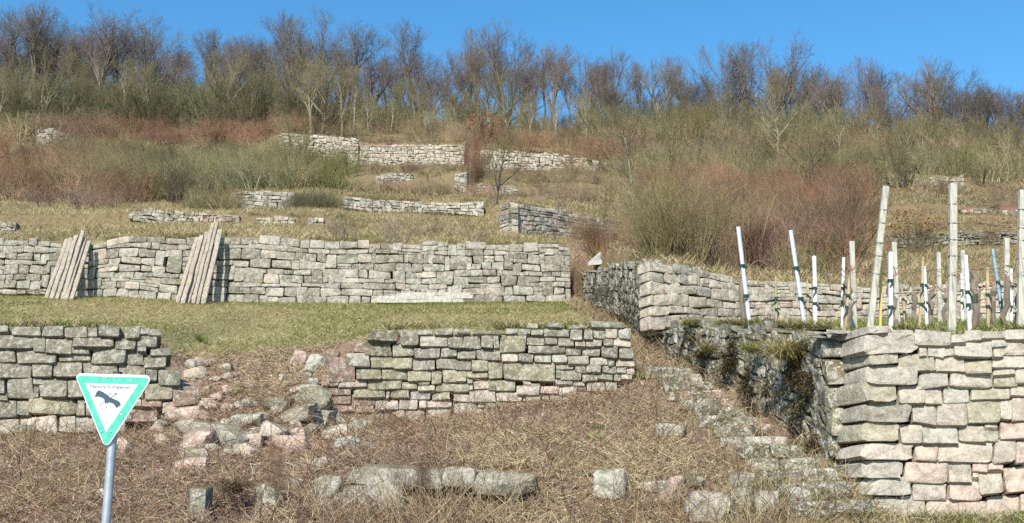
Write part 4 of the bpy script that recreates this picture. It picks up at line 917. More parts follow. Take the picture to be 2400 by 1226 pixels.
for k in range(112):
    x = -120 + k * 23.5 + R.uniform(-22, 22); top = np.interp(x, SIL[:, 0], SIL[:, 1]) + R.uniform(4, 62); Y = R.uniform(88, 110)
    b = P(x, 300, Y); g = Hs(b.x, Y); H = P(x, top, Y).z - g
    zone_ = 'above the big thicket' if x < 640 else 'between the thicket and the gully' if x < 1100 else 'between the gully and the steel stakes' if x < 1720 else 'above the tall vineyard posts'
    tree((b.x, Y, g - 0.15), H, R.randrange(6), f'slender bare tree deeper in the wood {zone_}', f'trees deeper in the wood {zone_}', wide=R.uniform(0.85, 1.2), ct=(0.12, 0.105, 0.085), cc=(0.15, 0.125, 0.10))
# lower, lichen-yellow trees before the wood
for k in range(56):
    x = (-90 + k * 40 if k < 24 else 860 + (k - 24) * 50) + R.uniform(-20, 20); base_py = np.interp(x, [0, 600, 1400, 2400], [300, 305, 335, 395]) + R.uniform(-14, 16); p = hit(x, base_py, 55)
    top = np.interp(x, SIL[:, 0], SIL[:, 1]) + R.uniform(60, 125); H = max(3.0, P(x, top, p.y).z - p.z)
    zone_ = 'over the big thicket' if x < 640 else 'over the highest terrace wall' if x < 1450 else 'over the vineyard'
    tree((p.x, p.y, p.z - 0.1), H, R.choice([0, 1, 2, 3, 4, 5]), f'{nth("e" + zone_)} small olive-twigged tree {zone_}, counted toward the vineyard', f'edge trees {zone_}', ct=(0.21, 0.185, 0.125), cc=(0.21, 0.18, 0.095), wide=R.uniform(0.7, 1.15), name='small_tree')

# trees one can tell apart
for (x, yb, yt, v, wd, ct, cc, lab, Y) in [
 (1160,474,305,1,1.0,(0.12,0.10,0.07),(0.19,0.165,0.075),'small dark-stemmed fruit tree above the end of the long thin wall',36.5),
 (1489,575,225,6,1.0,(0.32,0.30,0.25),(0.17,0.145,0.08),'slender pale-stemmed tree before the end of the slanting wall',32.2),
 (1419,570,400,6,1.1,(0.16,0.13,0.09),(0.20,0.165,0.08),'thin young tree before the middle of the slanting wall',30.9),
 (1575,470,240,6,1.2,(0.15,0.13,0.075),(0.20,0.165,0.07),'olive tree standing alone above the reddish bushes',44),
 (1640,420,230,5,1.1,(0.15,0.13,0.075),(0.20,0.17,0.07),'dense olive tree just beyond the lone olive tree',54),
 (1905,442,285,1,1.35,(0.09,0.075,0.05),(0.17,0.14,0.07),'low dark tree with wide crooked limbs above the reddish bushes',47),
 (2115,425,330,3,1.0,(0.10,0.085,0.06),(0.16,0.13,0.07),'little dark tree before the long pale layered wall',49),
 (500,245,95,4,0.8,(0.42,0.40,0.36),(0.24,0.20,0.15),'pale dead-looking stem among dark trees, upper one',93),
 (246,262,110,2,0.8,(0.50,0.48,0.44),(0.26,0.22,0.18),'white-barked forked tree standing out in the dark wood',86),
 (1828,300,190,2,0.6,(0.50,0.48,0.44),(0.26,0.22,0.18),'white-barked slim tree in the wood above the vineyard',86),
 (688,425,262,3,1.2,(0.20,0.18,0.10),(0.23,0.19,0.085),'multi-branched pale yellowish tree at the end of the big thicket',44),
 (424,322,262,6,1.0,(0.34,0.31,0.25),(0.26,0.22,0.16),'small pale sapling on the open strip under the wood',66),
 (1100,455,330,6,0.4,(0.30,0.27,0.2),(0.28,0.22,0.15),'very thin pale sapling standing in the upper gully',47),
 (265,292,215,1,1.5,(0.07,0.065,0.045),(0.11,0.10,0.055),'low dark spreading tree at the lower edge of the wood',72),
 (640,262,120,1,1.2,(0.10,0.085,0.06),(0.15,0.12,0.075),'dark tree with a leaning twisted trunk beside the tallest tree',84)]:
    p = P(x, yb, Y); p.z = Hs(p.x, Y) - 0.08; H = P(x, yt, Y).z - p.z
    tree(p, H, v, lab, None, ct, cc, wd, 'solitary_tree')

# shrubs
def bush_segs(seed, stems=16, L0=0.75, spread=1.0, up=0.06, kids=(4.5, 3), r=(0.015, 0.007, 0.004)):
    g = random.Random(seed); base = []
    for _ in range(stems):
        az = g.uniform(0, 6.28); t = g.uniform(0.1, 0.9) * spread
        base.append(((math.cos(az) * g.uniform(0, 0.3) * spread, math.sin(az) * g.uniform(0, 0.3) * spread, 0), unit((math.cos(az) * t, math.sin(az) * t, 1)), g.uniform(0.6, 1.1)))
    return grow(seed, [4, 3, 2], [L0, L0 * 0.5, L0 * 0.26], r, kids, [0.3, 0.3], [(0.3, 0.8), (0.3, 0.9)], [0.10, 0.15, 0.2], [up, 0.05, 0.03], base)
def one_mesh(name, segs, mat, k=3):
    m = seg_mesh(name, [s for lv in segs for s in lv], k); m.materials.append(mat); return m
BUSH_SEGS = [bush_segs(s) for s in (1, 2, 3)] + [bush_segs(4, 30, 1.0, 0.6, 0.10, (3, 2), (0.010, 0.005, 0.003)), bush_segs(5, 34, 1.0, 0.45, 0.14, (2.5, 2), (0.010, 0.005, 0.003))]
src = bpy.data.collections.new('brush_sources')
BUSH_I = []
for k, s in enumerate(BUSH_SEGS):
    o = bpy.data.objects.new(f'brush_source_{k}', one_mesh('brush', s, M_BARK_I)); src.objects.link(o)
BUSH_O = [one_mesh('shrub_branches', s, M_BARK) for s in BUSH_SEGS]
def scatter(name, label, pts, idx, scl, tint):
    n = len(pts); me = bpy.data.meshes.new(name); me.vertices.add(n); me.vertices.foreach_set('co', np.asarray(pts, np.float32).ravel())
    for nm, ty, dat in (('rot', 'FLOAT_VECTOR', np.stack([rng.normal(0, 0.12, n), rng.normal(0, 0.12, n), rng.uniform(0, 6.28, n)], 1)), ('scl', 'FLOAT_VECTOR', scl), ('tint', 'FLOAT_VECTOR', tint)):
        a = me.attributes.new(nm, ty, 'POINT'); a.data.foreach_set('vector', np.asarray(dat, np.float32).ravel())
    a = me.attributes.new('idx', 'INT', 'POINT'); a.data.foreach_set('value', np.asarray(idx, np.int32))
    o = obj(name, me); o['kind'] = 'stuff'; o['label'] = label
    ng = bpy.data.node_groups.new(name + '_scatter', 'GeometryNodeTree')
    ng.interface.new_socket('Geometry', in_out='INPUT', socket_type='NodeSocketGeometry'); ng.interface.new_socket('Geometry', in_out='OUTPUT', socket_type='NodeSocketGeometry')
    gi, go = ng.nodes.new('NodeGroupInput'), ng.nodes.new('NodeGroupOutput'); ip = ng.nodes.new('GeometryNodeInstanceOnPoints'); ci = ng.nodes.new('GeometryNodeCollectionInfo')
    ci.inputs['Collection'].default_value = src; ci.inputs['Separate Children'].default_value = True; ci.inputs['Reset Children'].default_value = True
    ip.inputs['Pick Instance'].default_value = True
    def na(nm, ty):
        q = ng.nodes.new('GeometryNodeInputNamedAttribute'); q.data_type = ty; q.inputs['Name'].default_value = nm
        return [s for s in q.outputs if s.enabled and s.name == 'Attribute'][0]
    L_ = ng.links.new
    L_(gi.outputs[0], ip.inputs['Points']); L_(ci.outputs[0], ip.inputs['Instance']); L_(na('idx', 'INT'), ip.inputs['Instance Index']); L_(na('rot', 'FLOAT_VECTOR'), ip.inputs['Rotation']); L_(na('scl', 'FLOAT_VECTOR'), ip.inputs['Scale'])
    L_(ip.outputs[0], go.inputs[0])
    md = o.modifiers.new('scatter', 'NODES'); md.node_group = ng
    return o
def world_pts(n, x0, x1, y0, y1):
    X = rng.uniform(x0, x1, n); Y = rng.uniform(y0, y1, n); Z = Hf(X, Y); px, py = PIX(X, Y, Z); return X, Y, Z, px, py
def steep(X, Y): return np.abs(Hf(X, Y + 0.2) - Hf(X, Y - 0.2)) > np.where(Y > 26, 1.0, 0.35)
OLIVE, RED, BROWN, GREEN, DARK = (0.21, 0.185, 0.095), (0.26, 0.155, 0.095), (0.255, 0.19, 0.115), (0.19, 0.18, 0.07), (0.12, 0.11, 0.06)
DENS = 0.85
def brush(name, label, boxes):
    """boxes: (px0, px1, py0, py1, Y0, Y1, count, colour, height, kinds)"""
    PT, IX, SL, TN = [], [], [], []
    for (a, b, c, d, Y0, Y1, cnt, colr, hgt, kinds) in boxes:
        w = max(abs(a - 1200), abs(b - 1200)) / FPX * Y1 * 1.2
        X, Y, Z, px, py = world_pts(cnt * 30, -w, w, Y0, Y1)
        ok = (px > a) & (px < b) & (py > c) & (py < d) & ~steep(X, Y); ok = np.where(ok)[0][:int(cnt * DENS)]
        n = len(ok); s = hgt * rng.uniform(0.45, 1.4, n) / 1.35
        PT.append(np.stack([X[ok], Y[ok], Z[ok] - 0.05], 1)); IX.append(rng.choice(kinds, n)); SL.append(np.stack([s * rng.uniform(0.9, 1.4, n), s * rng.uniform(0.9, 1.4, n), s], 1))
        TN.append(np.array(colr)[None] * rng.uniform(0.5, 1.55, (n, 1)) * rng.uniform(0.9, 1.1, (n, 3)))
    return scatter(name, label, np.concatenate(PT), np.concatenate(IX), np.concatenate(SL), np.concatenate(TN))
brush('thicket', 'dense grey-olive and reddish thicket covering the slope under the wood', [
 (-150,330,370,482,36.6,60,150,RED,1.5,[0,1,2,3,4]), (150,720,350,482,36.6,62,260,OLIVE,1.6,[0,1,2,3]), (150,740,300,368,52,80,170,RED,1.7,[0,1,2]),
 (-150,300,290,380,55,85,130,BROWN,1.9,[0,1,2]), (640,820,360,470,37,56,50,GREEN,1.4,[0,1,2]), (300,700,420,484,36.6,46,90,DARK,1.1,[0,1,3]), (690,810,470,500,33.8,35.8,26,DARK,0.8,[0,1,2]), (440,545,478,500,33.8,36.2,22,OLIVE,0.8,[0,1,3])])
brush('reddish_brush', 'tall reddish brown brush behind the beige wall and above it', [
 (1500,2010,500,668,21.6,34,105,(0.22,0.145,0.095),1.5,[3,4,3,4,0]), (1520,2060,440,560,34,48,110,RED,1.4,[3,4,0,1]), (1510,1760,560,640,20.5,30,26,(0.22,0.17,0.085),1.5,[3,4]),
 (1335,1500,560,620,25,30,26,RED,0.8,[3,4]), (1330,1400,600,700,19,26,12,BROWN,0.7,[3,4]), (1085,1125,390,465,44,60,10,RED,1.3,[3,4])])
brush('ridge_undergrowth', 'olive brown undergrowth filling the wood between the trunks', [
 (-250,2650,200,420,68,93,480,OLIVE,1.9,[0,1,2]), (-250,2650,200,420,64,82,260,BROWN,1.5,[0,1,2]), (-250,760,200,330,68,92,260,(0.13,0.12,0.06),3.8,[0,1,2]), (640,1480,200,420,76,94,45,(0.16,0.14,0.07),3.0,[0,1,2]), (-250,640,200,420,80,96,80,(0.17,0.15,0.07),3.6,[0,1,2]), (1480,2650,200,420,80,96,80,(0.17,0.15,0.07),3.4,[0,1,2]), (1500,2650,200,420,68,92,200,OLIVE,3.0,[0,1,2])])
brush('slope_scrub', 'scattered low brown scrub on the open terraces', [
 (830,1100,398,470,40,58,90,BROWN,0.6,[0,1,2]), (1110,1500,400,500,37,58,150,BROWN,0.8,[0,1,2]), (700,1480,470,560,26,36,60,(0.27,0.21,0.14),0.45,[0,1,2]), (1450,2500,390,450,46,66,200,OLIVE,1.8,[0,1,2]), (2000,2500,420,600,29,52,70,BROWN,0.7,[0,1,2,3]),
 (640,1100,300,345,58,74,60,BROWN,1.2,[0,1]), (1100,1500,330,400,58,72,80,RED,1.2,[0,1,2]), (1450,2500,350,400,58,80,180,BROWN,2.2,[0,1,2]), (-100,280,470,500,33,38,20,(0.24,0.17,0.12),0.9,[0,1])])
# shrubs one can tell apart
for (x, yb, Y, h, v, c, wd, lab) in [
 (800,566,25.6,0.75,0,(0.22,0.17,0.14),1.2,'bare twiggy bush on the long wall top, nearest the leaning boards'),(940,560,25.7,0.8,1,(0.23,0.17,0.14),1.4,'widest bare bush on the middle of the long wall top'),(1110,562,25.7,0.65,2,(0.22,0.16,0.12),1.2,'bare bush on the long wall top toward the gully'),
 (190,512,33,1.0,1,(0.27,0.20,0.15),1.6,'pale purplish bush flopped over the dry grass below the thicket'),(2265,402,56,2.6,0,(0.26,0.25,0.07),1.0,'bright yellow-green bush at the edge of the wood'),(750,440,40,1.8,2,(0.15,0.145,0.05),1.3,'dark green rounded bush at the end of the thicket'),
 (2150,585,31,1.1,0,(0.10,0.085,0.05),1.0,'small dark bush on the bank behind the tall leaning post'),(1905,640,22.5,1.3,1,(0.13,0.13,0.05),1.2,'dark green low bush right above the beige wall'),
 (70,935 - 118,15.6,0.35,0,(0.16,0.13,0.10),1.0,'bare woody sprouts on top of the block wall beside the sign'),(930,1215,11.5,0.75,3,(0.22,0.15,0.10),0.4,'clump of dead upright stems before the huge grey block'),(990,1200,11.5,0.75,4,(0.20,0.13,0.09),0.35,'thin dead stems before the dark block'),(640,1075,13.0,0.5,3,(0.26,0.16,0.10),0.5,'stubble of brown dead stems in the middle of the rubble'),(640,1180,11.4,0.6,4,(0.24,0.16,0.10),0.6,'dead bramble stems beside the dark hollow')]:
    p = P(x, yb, Y); p.z = Hs(p.x, Y) - 0.03
    o = obj('bare_shrub', BUSH_O[v], None, None, p, c); o.scale = (h / 1.35 * wd, h / 1.35 * wd, h / 1.35); o.rotation_euler = (0, 0, R.uniform(0, 6)); tag(o, lab, 'shrub')
# brown-leaved bushes
def leaf_cloud(n, rad, size):
    c = rng.normal(0, 1, (n, 3)); c = c / np.linalg.norm(c, axis=1)[:, None] * rng.uniform(0.3, 1, (n, 1)) ** 0.5 * np.array(rad)
    a = rng.normal(0, 1, (n, 3)); a /= np.linalg.norm(a, axis=1)[:, None]; b = np.cross(a, rng.normal(0, 1, (n, 3))); b /= np.linalg.norm(b, axis=1)[:, None]
    s = size * rng.uniform(0.6, 1.3, (n, 1)); V = np.stack([c - a * s, c - b * s * 0.5, c + a * s, c + b * s * 0.5], 1).reshape(-1, 3)
    return V, np.arange(n * 4).reshape(-1, 4)
for (x, yb, Y, h, lab) in [(2148,585,31.5,1.4,'bush still holding brown leaves on the bank behind the tall square post'),(1135,335,66,2.2,'russet-leaved bush at the head of the upper gully')]:
    p = P(x, yb, Y); p.z = Hs(p.x, Y); root = thing('brown_leaved_bush', lab, 'bush', p)
    o = obj('branches', BUSH_O[1], None, root, color=(0.10, 0.08, 0.05)); o.scale = (h / 1.5,) * 3
    V, Qd = leaf_cloud(420, (h * 0.6, h * 0.5, h * 0.36), 0.045 if Y < 40 else 0.08); V[:, 2] += h * 0.62
    obj('leaves', mesh_np('leaves', V, Qd, smooth=False, col=np.array([(0.26, 0.13, 0.06)]) * np.repeat(rng.uniform(0.6, 1.4, (420, 1)), 4, 0)), M_GRASS, root)

# ------------------------------------------------------------------ grass, straw and litter
def blades(P0, D, L, W, C, bend=0.35):
    """tapering blades from base points P0 along D, sagging at the tip"""
    n = len(P0); az = rng.uniform(0, 6.28, n); S = np.stack([np.cos(az), np.sin(az), np.zeros(n)], 1)
    L = L[:, None]; W = W[:, None] / 2; M = P0 + D * L * 0.55; D2 = D + np.stack([rng.normal(0, bend, n), rng.normal(0, bend, n), -np.abs(rng.normal(0, bend, n))], 1)
    T = M + D2 * L * 0.5
    V = np.stack([P0 - S * W, P0 + S * W, M + S * W * 0.8, M - S * W * 0.8, T], 1).reshape(-1, 3)
    b = (np.arange(n) * 5)[:, None]
    return V, b + np.array([[0, 1, 2, 3]]), b + np.array([[3, 2, 4]]), np.repeat(C, 5, 0)
def stems(P0, D, L, W, C, bend=0.25):
    """long thin curved stems of even width, as three-sided rods"""
    n = len(P0); seg = 3; pts = [P0]; d = D.copy()
    for k in range(seg):
        d = d + rng.normal(0, bend, (n, 3)); d /= np.linalg.norm(d, axis=1)[:, None]; pts.append(pts[-1] + d * (L / seg)[:, None])
    pts = np.stack(pts, 1); ref = rng.normal(0, 1, (n, 3)); a = np.cross(D, ref); a /= np.linalg.norm(a, axis=1)[:, None]; b = np.cross(D, a)
    r = (W / 2)[:, None, None, None] * np.array([1, 0.9, 0.75, 0.5])[None, :, None, None]
    ring = np.stack([a, -0.5 * a + 0.87 * b, -0.5 * a - 0.87 * b], 1)[:, None]
    V = (pts[:, :, None] + ring * r).reshape(-1, 3)
    q = np.array([[k * 3 + i, k * 3 + (i + 1) % 3, (k + 1) * 3 + (i + 1) % 3, (k + 1) * 3 + i] for k in range(seg) for i in range(3)])
    Qd = ((np.arange(n) * 12)[:, None, None] + q[None]).reshape(-1, 4)
    return V, Qd, np.zeros((0, 3), int), np.repeat(C, 12, 0)
def join_stuff(name, label, parts, mat):
    off = 0; VV, QQ, TT, CC = [], [], [], []
    for V, Qd, T, C in parts:
        VV.append(V); QQ.append(Qd + off); TT.append(T + off); CC.append(C); off += len(V)
    o = obj(name, mesh_np(name, np.concatenate(VV), np.concatenate(QQ), np.concatenate(TT), col=np.concatenate(CC)), mat); o['kind'] = 'stuff'; o['label'] = label; return o
def pal(n, cols, w=None, var=0.22):
    c = np.array(cols)[rng.choice(len(cols), n, p=None if w is None else np.array(w) / sum(w))]
    return np.clip(c * rng.uniform(1 - var, 1 + var, (n, 1)), 0.004, 0.95)
def dirs(n, up, tilt=(0, 0, 0)):
    az = rng.uniform(0, 6.28, n); u = np.abs(rng.normal(up, 0.25, n)) if np.isscalar(up) else up
    d = np.stack([np.cos(az), np.sin(az), u], 1) + np.array(tilt); return d / np.linalg.norm(d, axis=1)[:, None]
STRAW, TAN, BRN, DBR, RBR, GRN, YGR = (0.52, 0.43, 0.25), (0.37, 0.285, 0.18), (0.20, 0.14, 0.095), (0.10, 0.072, 0.052), (0.23, 0.13, 0.08), (0.11, 0.17, 0.035), (0.26, 0.26, 0.08)
def place(n, x0, x1, y0, y1, zones, lift=0.0, anyslope=False):
    X, Y, Z, px, py = world_pts(n, x0, x1, y0, y1); z = zone(X, Y); ok = np.isin(z, zones) & (~steep(X, Y) | (anyslope & ((Y < 13) | (Y > 18) | ((px > 300) & (px < 860))))) & (px > -250) & (px < 2650) & (py < 1300)
    return X[ok], Y[ok], Z[ok] + lift, px[ok], py[ok]
# litter on the lower slope
parts = []
X, Y, Z, px, py = place(70000, -8, 4.2, 10.2, 17.2, [1], 0.015, True); n = len(X)
straw = ((px > 1080) & (py > 1020)) | ((py < 930) & (px > 380) & (px < 900)); mossy = fbm(X * 0.9, Y * 0.9, 77) > 0.62
C = pal(n, [TAN, BRN, DBR, RBR, STRAW, (0.42, 0.30, 0.23)], [3.4, 2.2, 1.3, 1.5, 2.4, 4]); dd = fbm(X * 0.7, Y * 0.7, 44); k = (dd > 0.5) & ~straw; C[k] = pal(k.sum(), [BRN, DBR, RBR, (0.40, 0.28, 0.215), TAN, STRAW], [2.5, 1.5, 1.6, 4, 2, 1])
k = straw & (rng.random(n) < 0.62); C[k] = pal(k.sum(), [STRAW, TAN], [2, 1])
_c = P(548, 1190, 11.4); _k = ((X - _c.x) / 0.42) ** 2 + ((Y - 11.35) / 0.4) ** 2 > 1.0; X, Y, Z, px, py, C = X[_k], Y[_k], Z[_k], px[_k], py[_k], C[_k]; n = len(X)
_k = rng.random(n) < np.clip((fbm(X * 1.7, Y * 1.7, 55) - 0.30) * 5, 0.12, 1); X, Y, Z, px, py, C = X[_k], Y[_k], Z[_k], px[_k], py[_k], C[_k]; n = len(X)
D = dirs(n, 0.10); D[:, 2] += 0.25 * D[:, 1]; D /= np.linalg.norm(D, axis=1)[:, None]
parts.append(stems(np.stack([X, Y, Z + rng.uniform(0, 0.05, n)], 1), D, rng.uniform(0.06, 0.34, n), rng.uniform(0.004, 0.010, n), C))
X, Y, Z, px, py = place(26000, -8, 4.2, 10.2, 17.2, [1], 0.02, True); n = len(X); a = dirs(n, 0.3); b = np.cross(a, dirs(n, 1.2)); b /= np.linalg.norm(b, axis=1)[:, None]; sz = rng.uniform(0.008, 0.028, (n, 1)); c = np.stack([X, Y, Z + rng.uniform(0, 0.04, n)], 1)
V = np.stack([c - a * sz, c - b * sz * 0.5, c + a * sz, c + b * sz * 0.5], 1).reshape(-1, 3)
parts.append((V, np.arange(n * 4).reshape(-1, 4), np.zeros((0, 3), int), np.repeat(pal(n, [(0.34, 0.22, 0.15), (0.20, 0.12, 0.085), (0.09, 0.065, 0.05), (0.48, 0.36, 0.26), (0.55, 0.50, 0.44)], [3, 3, 2, 2, 0.8]), 4, 0)))
join_stuff('plant_litter', 'brown and straw-coloured plant litter covering the lower slope', parts, M_STEM)
parts = []
X, Y, Z, px, py = place(9000, -8, 4.2, 10.2, 17.2, [1, 5]); n = len(X); keep = fbm(X * 1.3, Y * 1.3, 31) > 0.46; X, Y, Z, px, py = X[keep], Y[keep], Z[keep], px[keep], py[keep]; n = len(X)
parts.append(stems(np.stack([X, Y, Z], 1), dirs(n, 1.1), rng.uniform(0.12, 0.42, n), rng.uniform(0.004, 0.008, n), pal(n, [TAN, BRN, RBR, STRAW], [2, 3, 2, 1.2])))
X, Y, Z, px, py = place(1500, -8, 3.4, 10.2, 16, [1]); n = len(X)
parts.append(stems(np.stack([X, Y, Z + 0.05], 1), dirs(n, 0.5), rng.uniform(0.6, 1.3, n), rng.uniform(0.005, 0.009, n), pal(n, [(0.17, 0.085, 0.05), DBR, (0.3, 0.2, 0.12)], [3, 2, 2]), 0.38))
X, Y, Z, px, py = world_pts(9000, -2.2, 3.2, 10.7, 11.7); k = np.where((px > 690) & (px < 1900) & (fbm(X * 2, Y * 2, 8) > 0.42))[0][:1500]; X, Y, Z = X[k], Y[k], Z[k]; n = len(X)
parts.append(stems(np.stack([X, Y, Z], 1), dirs(n, 1.3), rng.uniform(0.25, 0.75, n), rng.uniform(0.004, 0.008, n), pal(n, [TAN, BRN, RBR, STRAW, DBR], [3, 2, 1, 2, 1]), 0.3))
join_stuff('dead_brambles', 'tangle of dead bramble canes and stalks over the rubble and slope', parts, M_STEM)
parts = []
X, Y, Z, px, py = place(16000, -7, 4, 10.4, 17.4, [1, 5]); d = fbm(X * 0.8, Y * 0.8, 12)
ok = ((px > 1080) & (py > 1040) & (py < 1130) & (d > 0.40)) | (d > 0.60) | ((py < 850) & (px > 380) & (px < 900)) | ((px > 1380) & (px < 1720) & (py > 900) & (d > 0.45)); X, Y, Z, px, py = X[ok], Y[ok], Z[ok], px[ok], py[ok]; n = len(X)
parts.append(blades(np.stack([X, Y, Z], 1), dirs(n, 0.9), rng.uniform(0.10, 0.30, n), rng.uniform(0.006, 0.012, n), pal(n, [STRAW, YGR, GRN, TAN], [3, 2, 0.8, 2])))
join_stuff('bank_grass', 'straw-yellow grass on the bank and at the breach lip', parts, M_GRASS)
X, Y, Z, px, py = world_pts(16000, 2.2, 6.5, 9.9, 12.1); k = ((px < 2000) | (Y < 11.85)) & ((px < 2000) | (fbm(X * 1.5, Y * 1.5, 2) > 0.30)); n = int(k.sum())
join_stuff('corner_grass', 'grass and straw at the foot of the pale corner', [blades(np.stack([X, Y, Z], 1)[k], dirs(n, 0.8), rng.uniform(0.12, 0.3, n), rng.uniform(0.006, 0.012, n), pal(n, [STRAW, YGR, GRN, TAN], [2, 2, 1.5, 2]))], M_GRASS)
# meadow
X, Y, Z, px, py = place(120000, -14, 2.0, 14.8, 25.3, [2]); n = len(X); d = fbm(X * 0.35, Y * 0.6, 5); gr = (d > 0.50) & (rng.random(n) < 0.33) | (Y > 23.4) & (rng.random(n) < 0.28)
C = pal(n, [STRAW, TAN, YGR, (0.62, 0.53, 0.31)], [3, 1.2, 1.2, 3]); C[gr] = pal(gr.sum(), [GRN, YGR, (0.17, 0.22, 0.05)], [2, 2, 2])
parts = [blades(np.stack([X, Y, Z], 1), dirs(n, np.where(gr, 0.9, 0.35) + rng.normal(0, 0.15, n)), rng.uniform(0.04, 0.12, n) * np.where(gr, 1.0, 1.25), rng.uniform(0.007, 0.014, n), C)]
join_stuff('meadow_grass', 'patchy green and straw-coloured grass of the meadow strip', parts, M_GRASS)
# vineyard terrace
X, Y, Z, px, py = place(42000, 2.4, 15, 12.5, 25, [3]); n = len(X); edge = (Y < 13.6) | (px < 1950)
C = pal(n, [GRN, YGR, STRAW, (0.15, 0.21, 0.05)], [2.4, 2, 1.0, 2]); k = (px < 1990) & (rng.random(n) < 0.5); C[k] = pal(k.sum(), [STRAW, TAN, YGR])
join_stuff('vineyard_grass', 'fresh green grass between the vineyard stakes', [blades(np.stack([X, Y, Z], 1), dirs(n, 1.1), rng.uniform(0.06, 0.17, n), rng.uniform(0.008, 0.014, n), C)], M_GRASS)
# hillside
X, Y, Z, px, py = place(150000, -18, 20, 25.4, 38, [4]); n = len(X); d = fbm(X * 0.3, Y * 0.5, 9)
C = pal(n, [STRAW, TAN, (0.44, 0.38, 0.17)], [3, 1.2, 2]); k = (d > 0.5) & (rng.random(n) < 0.4); C[k] = pal(k.sum(), [YGR, (0.15, 0.16, 0.05), BRN])
parts = [blades(np.stack([X, Y, Z], 1), dirs(n, 1.0), rng.uniform(0.07, 0.22, n), rng.uniform(0.009, 0.017, n), C)]
X, Y, Z, px, py = place(90000, -34, 36, 38, 72, [4]); n = len(X); d = fbm(X * 0.2, Y * 0.3, 19)
C = pal(n, [(0.36, 0.29, 0.16), TAN, (0.25, 0.19, 0.11), (0.30, 0.26, 0.12)], [2, 2, 2, 1.5]); k = (d > 0.48) & (rng.random(n) < 0.55); C[k] = pal(k.sum(), [YGR, (0.15, 0.15, 0.05), BRN])
parts.append(blades(np.stack([X, Y, Z], 1), dirs(n, 0.9), rng.uniform(0.12, 0.3, n), rng.uniform(0.02, 0.04, n), C))
X, Y, Z, px, py = place(30000, 0.8, 16, 18.5, 29, [4, 5], 0.0, True); n = len(X)
parts.append(blades(np.stack([X, Y, Z], 1), dirs(n, 1.0), rng.uniform(0.12, 0.34, n), rng.uniform(0.010, 0.018, n), pal(n, [STRAW, TAN, BRN, YGR], [3, 2, 1, 1])))
join_stuff('hillside_grass', 'dry yellow grass on the upper terraces', parts, M_GRASS)
X, Y, Z, px, py = place(9000, 1.2, 4, 11.4, 27, [5], 0.06, True); n = len(X)
join_stuff('gully_weeds', 'dry weeds and straw along the steps and gully', [stems(np.stack([X, Y, Z], 1), dirs(n, 0.7), rng.uniform(0.1, 0.4, n), rng.uniform(0.005, 0.009, n), pal(n, [TAN, BRN, STRAW, (0.12, 0.11, 0.03)], [2, 2, 1.5, 1]))], M_STEM)

X, Y, Z, px, py = place(700, -7, 3.6, 10.4, 16.6, [1], 0.0, True); n = len(X); cv, cq = block_geo((1, 0.8, 0.6), n=3); sz = rng.uniform(0.015, 0.05, n); an = rng.uniform(0, 6.28, n)
ca, sa = np.cos(an)[:, None] * sz[:, None], np.sin(an)[:, None] * sz[:, None]
V = np.stack([X[:, None] + cv[None, :, 0] * ca - cv[None, :, 1] * sa, Y[:, None] + cv[None, :, 0] * sa + cv[None, :, 1] * ca, Z[:, None] + cv[None, :, 2] * sz[:, None] + 0.012], 2).reshape(-1, 3)
o = obj('stone_chips', mesh_np('stone_chips', V, (np.arange(n)[:, None, None] * len(cv) + cq[None]).reshape(-1, 4), sharp=30, col=np.repeat(pal(n, [(0.42, 0.34, 0.27), (0.46, 0.32, 0.25), (0.30, 0.27, 0.22)]), len(cv), 0)), M_STEM); o['kind'] = 'stuff'; o['label'] = 'small stone chips strewn over the brown slope'
# weeds
X, Y, Z, px, py = place(5000, -7, 3.6, 10.4, 16.6, [1]); k = fbm(X * 1.1, Y * 1.1, 99) > 0.615; n = int(k.sum())
join_stuff('green_weeds', 'little patches of green weeds on the brown slope', [blades(np.stack([X, Y, Z], 1)[k], dirs(n, 0.9), rng.uniform(0.04, 0.12, n), rng.uniform(0.008, 0.016, n), pal(n, [GRN, (0.2, 0.26, 0.07), YGR]))], M_GRASS)
# tufts and small plants that stand out
def tuft(p, n, L, label, cols, droop=(0, -0.5, -0.2), name='grass_tuft', w=0.008):
    P0 = rng.normal(0, 0.05, (n, 3)) * np.array([1, 0.5, 0.4]); D = dirs(n, 0.9, droop)
    V, Qd, T, C = blades(P0, D, rng.uniform(0.5, 1.1, n) * L, np.full(n, w), pal(n, cols), 0.6)
    o = obj(name, mesh_np(name, V, Qd, T, col=C), M_GRASS, None, p); return tag(o, label, 'grass' if 'tuft' in name else 'plant')
tuft(P(1845, 838, 13.45), 520, 0.50, 'largest yellow grass tuft hanging from the mossy flank wall', [STRAW, (0.56, 0.44, 0.2), YGR], w=0.012)
tuft(P(1660, 822, 15.75), 220, 0.36, 'small drooping grass tuft high on the mossy flank wall, nearer the steps top', [STRAW, TAN, YGR])
tuft(P(1765, 825, 14.4), 200, 0.34, 'greenish grass tuft between the two yellow ones on the mossy flank wall', [YGR, GRN, STRAW])
for x, y, l in ((1393, 1030, 'bright green seedling clump on the bare brown slope, lower of two'), (1405, 1008, 'bright green seedling clump on the bare brown slope, upper of two')):
    p = hit(x, y); tuft(p, 90, 0.11, l, [(0.20, 0.36, 0.05), (0.26, 0.40, 0.08)], (0, 0, 0.2), 'green_seedling', 0.016)
for x, y, l in ((2180, 1224, 'green grass tuft at the foot of the pink blocks'), (2262, 1224, 'second green tuft at the foot of the pink blocks'), (2372, 1205, 'green tuft at the picture edge under the pink blocks')):
    p = P(x, y, 11.6); p.z = Hs(p.x, 11.6) - 0.02; tuft(p, 160, 0.30, l, [GRN, YGR, (0.14, 0.2, 0.05)], (0, -0.1, 0.5))
